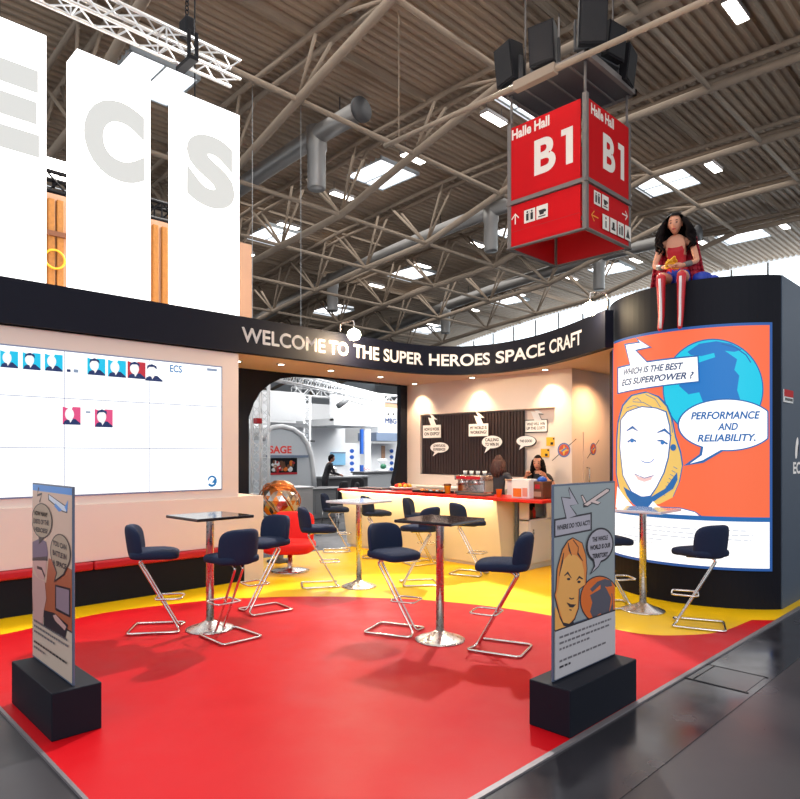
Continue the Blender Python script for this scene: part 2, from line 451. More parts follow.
# ducts with hanging nozzles
for i, (x, y0, y1) in enumerate(((13.0, 14.9, 45), (22.3, 13, 45), (31.6, 12, 45))):
    zz = lambda q: min(12.15, zr(q) - .75)
    t = thing('air_duct', ['shiny round air duct with open end left of the red sign', 'round air duct half hidden behind the lower left corner of the red sign', 'farthest round air duct, behind and below the red sign'][i], 'air duct', (x, y0, 12.1))
    a = MB(); a.tube([(x, y0 + (y1 - y0) * k / 16, zz(y0 + (y1 - y0) * k / 16)) for k in range(17)], .3, M['duct'], 16)
    a.build('duct_pipe', t)
    a = MB()
    for q in (y0 + 1, y0 + 7, y0 + 14, y0 + 21): a.tube([(x, q, zz(q)), (x, q, zr(q) + .02)], .02, M['darkgrey'], 5)
    a.build('hanger_rod', t)
    a = MB(); a.tube([(x, y0 - .08, zz(y0)), (x, y0 + .04, zz(y0))], .38, M['darkgrey'], 16); a.build('end_flange', t)
    for q in (17.1, 27.9, 36.4):
        a = MB(); z = zz(q); a.lathe([(.27, z - 1.75), (.30, z - 1.7), (.30, z - .5), (.34, z - .45), (.34, z + .25)], x, q, M['duct'], 18); a.build('nozzle', t)
# high-bay lamps
for ix, x in enumerate((16.8, 25.5, 34.4)):
    for k in range(8):
        yy = 5.5 + 3.63 * k + (.1 * k if k > 3 else 0)
        z = zr(yy) - .55
        if (ix, k) == (0, 2): lab = 'lit lamp next to the upper left edge of the red hanging sign'
        elif (ix, k) == (0, 3): lab = 'lit lamp at the upper right of the skylight left of the sign'
        elif (ix, k) == (0, 4): lab = 'lit lamp just below and left of the skylight left of the sign'
        elif (ix, k) == (1, 1): lab = 'lit lamp to the upper right of the skylight right of the sign'
        else: lab = None
        t = thing('ceiling_lamp', lab or 'one of the lit rectangular lamps hanging in rows under the hall roof', 'ceiling lamp', (x, yy, z), 0, None if lab else 'hall ceiling lamps')
        a = MB(); a.rbox(-.54, .54, -.16, .16, .02, .14, M['greysteel'], .02)
        a.tube([(-.4, 0, .14), (-.4, 0, .5)], .012, M['greysteel'], 5); a.tube([(.4, 0, .14), (.4, 0, .5)], .012, M['greysteel'], 5)
        a.build('housing', t, local=True)
        a = MB(); a.box(-.51, .51, -.14, .14, -.01, .02, M['tubeon']); a.build('diffuser', t, local=True)
for (x, yy) in ((8.2, 12), (8.2, 3), (17.8, 12), (17.8, 22), (27, 12), (27, 26), (17, 34), (36, 20), (2, 6)):
    area('hall_lamp_light', (x, yy, zr(yy) - .3), 9, 9, 340, (1, .97, .93))
area('rear_area_light', (-5, -6, 7.5), 9, 6, 600, (.97, .98, 1), (math.radians(62), 0, math.radians(-45)))  # broad cool area light behind the camera, aimed into the hall
# hanging pipe in front of the loudspeakers
pA, pB = on_x(480, 103, 11.4), on_x(725, -8, 11.4)
b = MB(); b.tube([pA + (pA - pB) * .6, pA, pB, pB + (pB - pA) * .4], .06, M['truss'], 8)
mid = (pA * .72 + pB * .28); b.rbox(mid.x - .09, mid.x + .09, mid.y - .5, mid.y + .5, mid.z - .10, mid.z + .10, M['truss'], .02)
for q in (pA + (pA - pB) * .5, pA * .0 + pB): b.tube([q, (q.x, q.y, zr(q.y) - .2)], .012, M['truss'], 5)
tag(b.build('hanging_pipe'), 'thin grey pipe with a square coupling passing in front of the loudspeakers', 'pipe')

# ---------------------------------------------------------------- red hall sign
sx0, sy0, sz0, sz1, sw = 12.60, 7.12, 6.52, 9.36, 2.02
sgn = thing('hall_sign', 'red four-sided hanging sign reading Halle Hall B1', 'hanging sign', (sx0 + sw / 2, sy0 + sw / 2, sz0))
f = MB()
for zz_ in (sz0 + 1.02, sz0 + .0):
    for (x0, x1, y0, y1) in ((sx0, sx0 + sw, sy0 - .03, sy0 + .03), (sx0, sx0 + sw, sy0 + sw - .03, sy0 + sw + .03), (sx0 - .03, sx0 + .03, sy0, sy0 + sw), (sx0 + sw - .03, sx0 + sw + .03, sy0, sy0 + sw)):
        f.box(x0 - .02, x1 + .02, y0 - .02, y1 + .02, zz_, zz_ + (.09 if zz_ > sz0 + .5 else .03), M['greysteel'])
for x in (sx0 + .03, sx0 + sw - .03):
    for y in (sy0 + .03, sy0 + sw - .03): f.box(x - .05, x + .05, y - .05, y + .05, sz0 + .02, sz1 + .1, M['greysteel'])
f.build('frame', sgn)
W1 = flat('sign_white', (236, 228, 220)); K1 = flat('sign_black', (26, 22, 24)); Y1 = flat('sign_yellow', (240, 150, 40))
def sign_face(side):
    P = MB(); gap = .13
    def m(u, v, h):      # u along the face left to right as seen, v height
        if side == 'front': return Vector((sx0 - .001 - h, sy0 + sw - u, v))
        if side == 'right': return Vector((sx0 + u, sy0 - .001 - h, v))
        if side == 'rear': return Vector((sx0 + u, sy0 + sw + .001 + h, v))
        return Vector((sx0 + sw + .001 + h, sw + sy0 - u, v))
    A = Art(.0015); A.n = 2
    u0, u1 = (.0, sw - gap) if side == 'front' else ((.10, sw - .0) if side == 'right' else (.08, sw - .08))
    A.rect(u0, u1, sz0 + 1.10, sz1, M['signred']); A.rect(u0, u1, sz0 + .04, sz0 + 1.0, M['signred'])
    if side in ('front', 'right'):
        A.text('Halle Hall', u0 + .10, u0 + 1.12, sz1 - .30, sz1 - .06, W1, bold=.035)
        ub_ = u0 + .72 - (.1 if side == 'right' else 0); A.text('B', ub_, ub_ + .56, sz1 - 1.32, sz1 - .52, W1, bold=.03)
        A.poly([(ub_ + .82, sz1 - 1.32), (ub_ + .99, sz1 - 1.32), (ub_ + .99, sz1 - .52), (ub_ + .70, sz1 - .52), (ub_ + .70, sz1 - .66), (ub_ + .82, sz1 - .66)], W1)
        A.rect(u0 + .02, u1 - .02, sz0 + .38 if side == 'front' else sz0 + .50, (sz0 + .38 if side == 'front' else sz0 + .50) + .008, flat('sign_line', (150, 20, 20)))
        if side == 'front':
            A.stroke([(u0 + .2, sz0 + .55), (u0 + .2, sz0 + .78)], .03, W1); A.stroke([(u0 + .1, sz0 + .68), (u0 + .2, sz0 + .79), (u0 + .3, sz0 + .68)], .03, W1)
            pi = u0 + .45
        else:
            A.stroke([(u0 + 1.5, sz0 + .74), (u0 + 1.76, sz0 + .74)], .03, W1); A.stroke([(u0 + 1.66, sz0 + .84), (u0 + 1.77, sz0 + .74), (u0 + 1.66, sz0 + .64)], .03, W1)
            A.stroke([(u0 + .1, sz0 + .35), (u0 + .4, sz0 + .35)], .03, Y1); A.stroke([(u0 + .22, sz0 + .46), (u0 + .1, sz0 + .35), (u0 + .22, sz0 + .24)], .03, Y1)
            pi = u0 + .2
        v = sz0 + (.50 if side == 'front' else .62); s_ = .30
        for c in (0, 1):
            x = pi + c * (s_ + .04); A.rect(x, x + s_, v, v + s_, W1)
            if c == 0:
                for q in (.09, .21): A.ell(x + q, v + .245, .025, .025, K1, 10); A.rect(x + q - .035, x + q + .035, v + .05, v + .21, K1)
                A.rect(x + .148, x + .152, v + .03, v + .27, K1)
            else:
                A.poly([(x + .06, v + .20), (x + .09, v + .09), (x + .19, v + .09), (x + .22, v + .20)], K1); A.ell(x + .225, v + .16, .035, .03, K1, 12); A.rect(x + .05, x + .24, v + .04, v + .065, K1)
        if side == 'right':
            for c in range(4):
                x = u0 + .55 + c * .34; v = sz0 + .16; A.rect(x, x + .30, v, v + .33, W1)
                if c == 0: A.ell(x + .15, v + .26, .03, .03, K1, 10); A.rect(x + .125, x + .175, v + .05, v + .20, K1)
                elif c == 1: A.rect(x + .06, x + .24, v + .07, v + .12, K1); A.rect(x + .10, x + .2, v + .12, v + .25, K1)
                elif c == 2: A.ell(x + .1, v + .25, .025, .025, K1, 10); A.rect(x + .07, x + .13, v + .05, v + .21, K1); A.rect(x + .17, x + .24, v + .05, v + .26, K1)
                else: A.poly([(x + .05, v + .05), (x + .15, v + .27), (x + .25, v + .05)], K1)
    A.into(P, m)
    # inner leaf so that the panel has a thickness and a red inside
    B_ = MB()
    for (v0, v1) in ((sz0 + 1.10, sz1), (sz0 + .04, sz0 + 1.0)):
        q = [m(u0, v0, -.03), m(u1, v0, -.03), m(u1, v1, -.03), m(u0, v1, -.03)]; r = [m(u0, v0, .0015), m(u1, v0, .0015), m(u1, v1, .0015), m(u0, v1, .0015)]
        P.add(q + r, [(0, 1, 2, 3), (4, 5, 6, 7), (0, 1, 5, 4), (1, 2, 6, 5), (2, 3, 7, 6), (3, 0, 4, 7)], M['signredin'])
    P.build('sign_panel', sgn)
for s_ in ('front', 'right', 'rear', 'far'): sign_face(s_)
# loudspeaker platform
px0, py0, pz = sx0 - .12, sy0 - .12, 10.32; pw = 2.26; pz -= .17
t = thing('speaker_platform', 'square grey metal platform hanging above the red sign and holding loudspeakers', 'platform', (px0 + pw / 2, py0 + pw / 2, pz))
f = MB()
for (x0, x1, y0, y1) in ((px0, px0 + pw, py0, py0 + .1), (px0, px0 + pw, py0 + pw - .1, py0 + pw), (px0, px0 + .1, py0, py0 + pw), (px0 + pw - .1, px0 + pw, py0, py0 + pw)): f.box(x0, x1, y0, y1, pz, pz + .14, M['greysteel'])
f.build('frame', t)
f = MB(); f.box(px0 + .1, px0 + pw - .1, py0 + .1, py0 + pw - .1, pz + .03, pz + .07, M['darkgrey'])
for k in range(3): f.box(px0 + .1, px0 + pw - .1, py0 + .5 + k * .6, py0 + .54 + k * .6, pz + .0, pz + .03, M['greysteel'])
f.build('deck', t)
f = MB()
for x in (px0 + .4, px0 + pw - .4):
    for y in (py0 + .4, py0 + pw - .4): f.tube([(x, y, pz + .1), (x, y, zr(y) - .2)], .02, M['greysteel'], 6)
f.build('suspension_rod', t)
f = MB()
for x in (sx0 + .05, sx0 + sw - .05):
    for y in (sy0 + .05, sy0 + sw - .05): f.tube([(x, y, sz1), (x, y, pz)], .03, M['greysteel'], 6)
f.build('sign_hanger', sgn)
#SP = [((505, 497), 9.0, 'far left end of'), ((537, 50), 8.4, ''), ((585, 31), 7.35, ''), ((615, 38), 0, ''), ((621, 62), 0, '')]
def speaker(loc, rz, tilt, lab, h=.86):
    t = thing('loudspeaker', lab, 'loudspeaker', loc, rz)
    pts = [(-.30, -.2), (.30, -.2), (.22, .25), (-.22, .25)]
    rot = Matrix.Rotation(tilt, 4, 'X')
    a = MB(); a.prism(pts, 0, h, M['black'])
    a.v = [rot @ v for v in a.v]; o = a.build('cabinet', t, local=True)
    a = MB(); a.box(-.27, .27, -.22, -.2, .04, h - .04, M['blackmat']); a.v = [rot @ v for v in a.v]; a.build('grille', t, local=True)
    a = MB(); a.box(-.34, -.30, -.05, .05, -.02, h * .6, M['darkgrey']); a.box(.30, .34, -.05, .05, -.02, h * .6, M['darkgrey']); a.box(-.34, .34, -.05, .05, -.06, -.02, M['darkgrey']); a.build('yoke', t, local=True)
zt = pz + .19
speaker((px0 + .05, py0 + 2.0, zt), math.radians(-105), .12, 'black loudspeaker at the left end of the cluster above the red sign')
speaker((px0 + .15, py0 + 1.15, zt + .1), math.radians(-80), .1, 'black loudspeaker second from left above the red sign, beside a lit lamp')
speaker((px0 + .25, py0 + .1, zt + .1), math.radians(-45), .12, 'tall black loudspeaker at the front corner above the red sign', .98)
speaker((px0 + 1.05, py0 + .1, zt + .15), math.radians(-10), .12, 'black loudspeaker at the upper right of the cluster above the red sign', .72)
speaker((px0 + 1.75, py0 + .15, zt - .1), math.radians(10), .12, 'black loudspeaker at the right end of the cluster, lowest over the red sign', .80)
b = MB(); c = Vector((px0 + .35, py0 + 1.6, pz + .18)); b.rbox(c.x - .16, c.x + .16, c.y - .2, c.y + .2, c.z - .04, c.z + .1, M['greysteel'], .02); b.box(c.x - .17, c.x - .16, c.y - .17, c.y + .17, c.z - .02, c.z + .08, M['tubeon'])
tag(b.build('work_lamp'), 'small lit lamp between the two left loudspeakers', 'lamp')
spot('work_lamp_beam', (12.15, 8.5, 10.4), 12500, (1, .97, .92), 1.25, .5, .22, tgt=(4.2, 4.2, 0))

# ================================================================ FLOOR COVERINGS
EY = 2.03; EX = 1.145
b = MB(); b.box(EX - .02, 16, 1.52, EY - .03, 0, .004, M['strip']); struct(b.build('trim_1'))
b = MB(); b.box(5.0, 5.43, 1.57, 1.98, .004, .007, M['trench'])
for (x0, x1, y0, y1) in ((4.985, 5.0, 1.55, 2.0), (5.43, 5.445, 1.55, 2.0), (5.0, 5.43, 1.93, 1.942)): b.box(x0, x1, y0, y1, .004, .0085, M['blackmat'])
tag(b.build('trench_cover'), 'dark rectangular duct cover let into the aisle floor right of the red carpet', 'floor cover')
M['redcarpet'] = mat('red_vinyl_floor', srgb(190, 10, 22), .46, noise=.06, nscale=3, rvar=.06, bump=.05, bscale=200, spec=.14)
M['yelcarpet'] = mat('yellow_vinyl_floor', srgb(246, 196, 6), .42, noise=.05, nscale=3, rvar=.06, bump=.05, bscale=200, spec=.3)
b = MB(); b.prism([(EX, EY), (10.6, EY), (10.6, 9.1), (EX, 9.1)], 0, .008, M['yelcarpet']); tag(b.build('yellow_floor'), 'bright yellow floor covering under the bar and around the red area', 'floor covering')
bp = [(0, 636), (60, 623), (110, 613), (165, 606), (220, 600.5), (275, 598), (330, 597.5), (380, 599), (425, 601), (487, 607), (547, 616), (613, 630), (645, 635.5), (680, 636.5), (720, 633), (752, 621)]
bw = [on_z(*p) for p in bp]; bw = [Vector((EX, bw[0].y + .05, 0))] + bw; sm_ = catmull(bw, 5)
poly = [(EX, EY)] + [(7.35, EY)] + [(max(p.x, EX), max(p.y, EY + .01)) for p in reversed(sm_)]
b = MB(); b.prism(poly, .008, .012, M['redcarpet']); tag(b.build('red_floor'), 'glossy red floor covering with a curved edge in front of the yellow one', 'floor covering')
b = MB(); b.box(EX - .02, 8.2, EY - .035, EY, 0, .016, M['kerb']); b.box(EX - .02, EX, EY, 7.6, 0, .016, M['kerb']); tag(b.build('floor_edge_strip'), 'thin metal strip along the outer edges of the red floor', 'edge strip')

# ================================================================ THE STAND: left wall with video wall
WY = 7.62
b = MB()
b.box(-1.2, 4.53, WY + .04, 8.0, 1.10, 3.03, M['cream'])
b.prism_y([(-1.2, .50), (4.60, .50), (4.60, 0), (4.89, 0), (4.89, 1.136), (-1.2, 1.136)], WY, 7.98, M['cream'])
b.box(-1.2, 4.60, 7.9, 8.2, 0, .5, M['cream']); b.box(-1.2, 4.89, 7.98, 8.25, 0, 1.136, M['cream'])
struct(b.build('wall_left'))
t = thing('wall_bench', 'long low bench with red cushion and black front built into the left wall', 'bench', (1.7, 7.75, 0))
b = MB(); b.box(-1.2, 4.60, WY + .01, 7.9, 0.009, .40, M['navybase']); b.build('plinth', t)
b = MB()
for k in range(3): b.rbox(-1.2 + k * 1.9333, -1.2 + (k + 1) * 1.9333 - .006, WY - .05, 7.9, .40, .495, M['redcush'], .025, 3)
b.build('cushion', t)
# video wall
SY = WY + .035
t = thing('video_wall', 'big white lit screen wall of joined panels with portrait icons on the left wall', 'screen', (2.37, SY, 1.247))
b = MB(); b.box(.45, 4.287, SY - .004, SY + .01, 1.233, 2.838, M['screenedge']); b.build('bezel', t)
cw = (4.275 - .475) / 4; rows = [1.247, 1.766, 2.310, 2.826]; SF = SY - .008
panels = {}
cy_ = flat('icon_cyan', (0, 196, 236), .9); pk_ = flat('icon_pink', (236, 84, 140), .8); rd_ = flat('icon_red', (226, 50, 70), .6); nv_ = flat('icon_navy', (20, 50, 110), .15); wh_ = flat('icon_white', (250, 250, 250), .9); bl_ = flat('icon_blue', (30, 130, 200), .7); gy_ = flat('icon_grey', (150, 170, 200), .7)
art = Art(.0005); art.n = 3
def U(px, py): q = on_y(px, py, SF); return (q.x, q.z)
def icon(px, py, m, kind=0):
    (x0, z1) = U(px, py); (x1, z0) = U(px + 18, py + 18.5)
    w_, h_ = x1 - x0, (z1 - z0); g = lambda a, c: (x0 + a * w_, z0 + c * h_)
    if m is not None: art.poly([g(0, 0), g(1, 0), g(1, 1), g(.55, 1), g(.5, .85), g(0, 1)], m)
    art.poly([g(.02, 0), g(.1, .2), g(.35, .33), g(.7, .33), g(1, .08), g(1, 0)], nv_)
    art.ell(x0 + .38 * w_, z0 + .58 * h_, .25 * w_, .33 * h_, wh_, 24)
    art.poly([g(.34, .33), g(.42, .1), g(.56, .33)], wh_)
    if kind: art.poly([g(.1, .65), g(.15, .9), g(.4, 1.0), g(.65, .9), g(.68, .7), g(.5, .84), g(.25, .82)], nv_)
for i, (px, py, m, k) in enumerate(((-22, 347, cy_, 0), (0, 350, cy_, 0), (22.5, 352, cy_, 1), (44.5, 353.5, cy_, 0), (87, 357.5, cy_, 1), (107.5, 359.5, cy_, 0), (127, 361, rd_, 1), (144, 363.5, None, 1), (62, 406.5, pk_, 0), (94, 409, pk_, 1))): icon(px, py, m, k)
x0, z0 = U(66, 372); x1, z1 = U(80, 368)
art.rect(x0, x0 + .04, z0, z0 + .03, nv_); art.rect(x0 + .07, x0 + .12, z0, z0 + .035, gy_)
x0, z0 = U(169, 372); x1, z1 = U(181, 366); art.text('ECS', x0, x1, z0, z1, bl_, bold=.02)
x0, z0 = U(206, 370); x1, z1 = U(216, 368.5); art.rect(x0, x1, z0 - .01, z1 - .01, gy_)
x0, z0 = U(85, 413); art.rect(x0, x0 + .05, z0, z0 + .02, gy_)
cx_, cz_ = U(211, 481)
art.stroke([(cx_ + .055 * math.cos(a), cz_ + .06 * math.sin(a)) for a in [PI * .95 - 1.75 * PI * k / 20 for k in range(21)]], [.02 + .012 * k / 20 for k in range(21)], bl_)
art.poly([(cx_ - .005, cz_ - .02), (cx_ + .04, cz_ + .035), (cx_ + .05, cz_ - .03)], bl_)
for c in range(4):
    for r in range(3):
        b = MB(); g = .0035
        x0, x1, z0, z1 = .475 + c * cw + g, .475 + (c + 1) * cw - g, rows[r] + g, rows[r + 1] - g
        b.box(x0, x1, SF, SY - .004, z0, z1, M['screen'])
        panels[(c, r)] = b.build('display_panel', t)
P = MB(); art.into(P, lambda u, v, h: Vector((u, SF - h, v)))
P.build('screen_icons', t)

# ---------------------------------------------------------------- curved fascia
cpts = [(6.0, 7.59), (7.0, 7.585), (7.55, 7.55), (8.02, 7.42), (8.36, 7.18), (8.57, 6.82), (8.63, 6.36), (8.52, 5.75), (8.22, 5.06), (7.86, 4.45), (7.60, 4.03)]
curve = [Vector((-1.2, 7.59, 0)), Vector((2, 7.59, 0)), Vector((4.53, 7.59, 0))] + catmull([(x, y, 0) for x, y in cpts], 8)
S_ = [0.0]
for i in range(1, len(curve)): S_.append(S_[-1] + (curve[i] - curve[i - 1]).length)
def cnorm(i):
    a = curve[max(0, i - 1)]; c = curve[min(len(curve) - 1, i + 1)]; d = (c - a).normalized(); return Vector((d.y, -d.x, 0))   # towards the viewer
def cat_s(s):
    for i in range(1, len(curve)):
        if S_[i] >= s or i == len(curve) - 1:
            f = (s - S_[i - 1]) / (S_[i] - S_[i - 1]); return curve[i - 1].lerp(curve[i], f), cnorm(i - 1).lerp(cnorm(i), min(1, max(0, f))).normalized()
t = thing('fascia_band', 'dark blue curved overhead band reading Welcome to the Super Heroes Space Craft', 'fascia', (4, 7.6, 3.04))
b = MB(); n = len(curve); ins = [curve[i] - cnorm(i) * .12 for i in range(n)]
vs = [(p.x, p.y, z) for z in (3.045, 3.52) for p in curve] + [(p.x, p.y, z) for z in (3.045, 3.52) for p in ins]
fs = []
for i in range(n - 1):
    fs += [(i, i + 1, n + i + 1, n + i), (2 * n + i, 3 * n + i, 3 * n + i + 1, 2 * n + i + 1), (n + i, n + i + 1, 3 * n + i + 1, 3 * n + i), (i, 2 * n + i, 2 * n + i + 1, i + 1)]
fs += [(0, n, 3 * n, 2 * n), (n - 1, 3 * n - 1, 4 * n - 1, 2 * n - 1)]
b.add(vs, fs, M['fascia']); b.build('band', t)
WL = flat('letter_white', (240, 234, 230), .12)
def sof(px):      # arc length where a photo column meets the band
    best = None
    for k in range(1500):
        s = 5.0 + k * .008
        if s > S_[-1]: break
        p, nn = cat_s(s); dep = p.x * FW[0] + p.y * FW[1]; x = PX + FPX * (p.x * RT[0] + p.y * RT[1]) / dep
        d = abs(x - px)
        if best is None or d < best[0]: best = (d, s)
    return best[1]
words = []
for wd, p0, p1 in (('WELCOME', 241.5, 325), ('TO', 329, 348), ('THE', 353.5, 379), ('SUPER', 383.5, 423), ('HEROES', 429, 490), ('SPACE', 496, 545), ('CRAFT', 549.5, 582)):
    words.append((wd, sof(p0), sof(p1)))
def fm(u, v, h):
    p, nn = cat_s(u); q = p + nn * (.002 + h); q.z = v; return q
for wd, s0, s1 in words: A = Art(.001); A.n = 2; A.text(wd, s0, s1, 3.182, 3.385, WL, bold=.025); P = MB(); A.into(P, fm, .08); P.build('word', t)
# roof slab with downlights
slab = [(p.x, p.y) for p in ins] + [(8.4, 4.1), (10.7, 4.1), (10.7, 9.12), (-1.2, 9.12)]
b = MB(); b.prism(slab, 3.045, 3.12, M['soffit']); tag(b.build('canopy_slab'), 'flat tan canopy ceiling over the bar with small recessed lights', 'canopy')
for i, (x, y) in enumerate(((5.53, 8.14), (6.5, 8.18), (7.65, 8.25), (8.86, 8.6), (8.86, 7.20), (8.86, 5.72), (9.45, 4.85), (4.9, 8.3))):
    lab = ['small lit downlight in the tan canopy, leftmost above the arch opening', 'small lit downlight in the tan canopy, second from left above the arch opening', 'small lit downlight in the canopy, above the right part of the arch opening', 'lit downlight washing the left end of the cream bar wall', 'lit downlight washing the middle of the cream bar wall', 'lit downlight washing the right end of the cream bar wall', 'lit downlight in the canopy close to the left edge of the big poster tower', 'small lit downlight in the canopy just right of the video wall'][i]
    t = thing('downlight', lab, 'downlight', (x, y, 3.03))
    a = MB(); a.lathe([(.062, 0), (.07, .002), (.07, .012), (.045, .014)], 0, 0, M['chrome'], 16); a.build('trim_ring', t, local=True)
    a = MB(); a.lathe([(.042, -.004), (.042, .002)], 0, 0, M['downon'], 14); a.build('lamp_lens', t, local=True)
    if i in (3, 4, 5): spot('downlight_beam', (x, y, 3.02), 110, (1, .74, .46), 1.7, .7, .03, tgt=(x + .08, y, 1.0))
    elif i == 6: spot('downlight_beam', (x, y, 3.02), 210, (1, .56, .28), 2.4, .8, .03, tgt=(x - .1, y + .25, 0))
    else: spot('downlight_beam', (x, y, 3.02), 60, (1, .80, .58), 2.2, .8, .03, tgt=(x, y, 0))
# ---------------------------------------------------------------- arch wall (black) and bar wall
AY = 9.0
arc = [(249, 430), (248.6, 417), (254, 403), (260.6, 392), (270, 384), (281, 378.5), (296, 376.5)]
ap = [on_y(px, py, AY) for px, py in arc]; xw = 5.51
poly = [(4.5, 0), (xw, 0), (xw, ap[0].z - .3)] + [(max(p.x, xw), min(p.z, 3.0)) for p in ap] + [(7.0, 3.02), (8.88, 3.02), (8.88, 3.045), (4.5, 3.045)]
b = MB(); b.prism_y(poly, AY, AY + .1, M['navybase']); struct(b.build('wall_arch'))
b = MB(); b.prism_y([(8.80, 0), (8.80, .9), (8.70, 1.15), (8.78, 1.4), (8.88, 1.9), (8.88, 3.04), (9.06, 3.04), (9.06, 0)], AY, AY + .1, M['navybase']); struct(b.build('wall_arch_jamb'))
BX = 9.07
nz0, nz1, ny0, ny1 = 1.31, 2.45, 5.68, 8.66
b = MB()
b.box(BX, BX + .25, 5.37, AY + .1, 0, nz0, M['cream']); b.box(BX, BX + .25, 5.37, AY + .1, nz1, 3.045, M['cream'])
b.box(BX, BX + .25, ny1, AY + .1, nz0, nz1, M['cream']); b.box(BX, BX + .25, 5.37, ny0, nz0, nz1, M['cream']); b.box(BX + .1, BX + .25, ny0, ny1, nz0, nz1, M['cream'])
b.box(BX + .25, 10.7, 5.37, 5.49, 0, 3.045, M['cream']); b.box(10.6, 10.7, 5.49, AY + .1, 0, 3.045, M['white'])
struct(b.build('wall_bar'))
d = MB(); d.box(9.40, 10.20, 5.352, 5.37, 0.01, 2.05, M['cream']); o = struct(d.build('door_1'))
h = MB(); h.tube([(9.50, 5.352, 1.2), (9.50, 5.31, 1.2), (9.50, 5.31, 1.48), (9.50, 5.352, 1.48)], .012, M['steel']); h.build('door_handle', o)
# slatted panel
b = MB(); yy = 6.30
b.box(BX + .04, BX + .06, 6.29, ny1 - .02, nz0 + .01, nz1 - .02, M['blackmat'])
while yy < ny1 - .06:
    b.box(BX + .02, BX + .042, yy, yy + .052, nz0 + .01, nz1 - .02, M['slat']); yy += .066
tag(b.build('slatted_panel'), 'dark brown vertical slatted wood panel in the wall recess behind the bar', 'wall panel')
# speech signs on the bar wall
BK = flat('print_black', (30, 26, 30)); CW = flat('card_white', (246, 242, 240), .0)
def bubble_sign(px, py, w_, h_, lines, kind, X, lab):
    c = on_x(px, py, X); A = Art(.001); A.n = 1
    # u = -y, v = z
    u, v = -c.y, c.z
    s = (w_ / 100.0); hh = h_ / 100.0
    if kind == 'box':
        bolt = [(u - .02, v + hh / 2 - .02), (u - .10, v + hh / 2 + .15), (u + .0, v + hh / 2 + .13), (u - .10, v + hh / 2 + .27), (u + .14, v + hh / 2 + .10), (u + .05, v + hh / 2 + .11), (u + .12, v + hh / 2 - .02)]
        A.poly([(a + .012, c_ - .012) for a, c_ in bolt], BK); A.rect(u - s / 2 - .012, u + s / 2 + .014, v - hh / 2 - .016, v + hh / 2 + .012, BK)
        A.poly(bolt, CW); A.rect(u - s / 2, u + s / 2, v - hh / 2, v + hh / 2, CW)
    else:
        A.ell(u + .008, v - .008, s / 2 + .014, hh / 2 + .014, BK, 32); A.poly([(u - s * .28, v - hh * .3), (u - s * .42, v - hh * 1.0), (u + .02, v - hh * .4)], BK)
        A.ell(u, v, s / 2, hh / 2, CW, 32); A.poly([(u - s * .24, v - hh * .3), (u - s * .36, v - hh * .88), (u + .0, v - hh * .4)], CW)
    n_ = len(lines)
    for i, l in enumerate(lines):
        lh = hh * .26; ww = s * (.42 if kind == 'box' else .33); vc = v + (n_ - 1) * hh * .18 - i * hh * .36
        A.text(l, u - ww, u + ww, vc - lh / 2, vc + lh / 2, BK, bold=.03)
    P = MB(); A.into(P, lambda a, c_, q: Vector((X - q, -a, c_)))
    # backing board so that it has thickness
    pts = [(-(u - s / 2 + .02), v - hh / 2 + .02), (-(u + s / 2 - .02), v - hh / 2 + .02), (-(u + s / 2 - .02), v + hh / 2 - .02), (-(u - s / 2 + .02), v + hh / 2 - .02)] if kind == 'box' else [(-(u + s * .46 * math.cos(a)), v + hh * .46 * math.sin(a)) for a in [2 * PI * k / 20 for k in range(20)]]
    m = len(pts); P.add([(X - .0006, y, z) for y, z in pts] + [(X + .018, y, z) for y, z in pts], [tuple(range(m)), tuple(range(m, 2 * m))] + [(i, (i + 1) % m, m + (i + 1) % m, m + i) for i in range(m)], CW)
    tag(P.build('speech_sign'), lab, 'sign')
bubble_sign(432, 431.5, 46, 24, ['HOW IS WORK', 'ON EXPO?'], 'box', BX + .002, 'white lightning-tailed box sign at the far left of the slatted panel')
bubble_sign(439.5, 447.5, 46, 19, ['ADVENTUROUS', 'EXPERIENCES'], 'oval', BX + .002, 'white oval speech sign at the left of the slatted panel')
bubble_sign(478.5, 430, 44, 22, ['MY WORLD IS', 'WORKING?'], 'box', BX + .002, 'white lightning-tailed box sign on the middle of the slatted panel')
bubble_sign(492, 442, 44, 22, ['CALLING', 'TO WIN IN'], 'oval', BX + .002, 'white oval speech sign above the woman seen from behind')
bubble_sign(536, 426, 42, 19, ['WHO WILL WIN', 'UP THE COST?'], 'box', BX + .085, 'white lightning-tailed box sign at the upper right on pale wall, right of the slats')
bubble_sign(526, 441, 38, 17, ['THE GOOD'], 'oval', BX + .018, 'white oval speech sign at the right edge of the dark slatted panel')
def emblem(c, mapf, lab, colr, r=.115):
    A = Art(.001); A.n = 1
    A.stroke([(-r * 1.9, -r * 1.5), (r * 1.9, r * 1.5)], .012, BK)
    A.ell(0, 0, r, r, flat('emblem_blue', (90, 120, 180)), 28); A.ell(0, 0, r * .8, r * .8, flat('emblem_red', (206, 84, 60)), 28)
    A.poly([(-r * .8, -r * .1), (-r * .1, r * .15), (0, r * .75), (r * .2, r * .15), (r * .85, 0), (r * .2, -r * .25), (0, -r * .8), (-r * .2, -r * .25)], flat('emblem_yellow', (238, 190, 70)))
    A.poly([(-r * .3, -r * .3), (r * .5, r * .2), (r * .3, r * .4), (-r * .45, -r * .1)], flat('emblem_blue', (90, 120, 180)))
    P = MB(); A.into(P, mapf)
    tag(P.build('wall_emblem'), lab, 'emblem')
c = on_x(564, 450, BX); emblem(c, lambda a, v, q: Vector((BX - q, c.y - a, c.z + v)), 'round red and blue emblem with slanting bar, right of the dark haired woman', None)
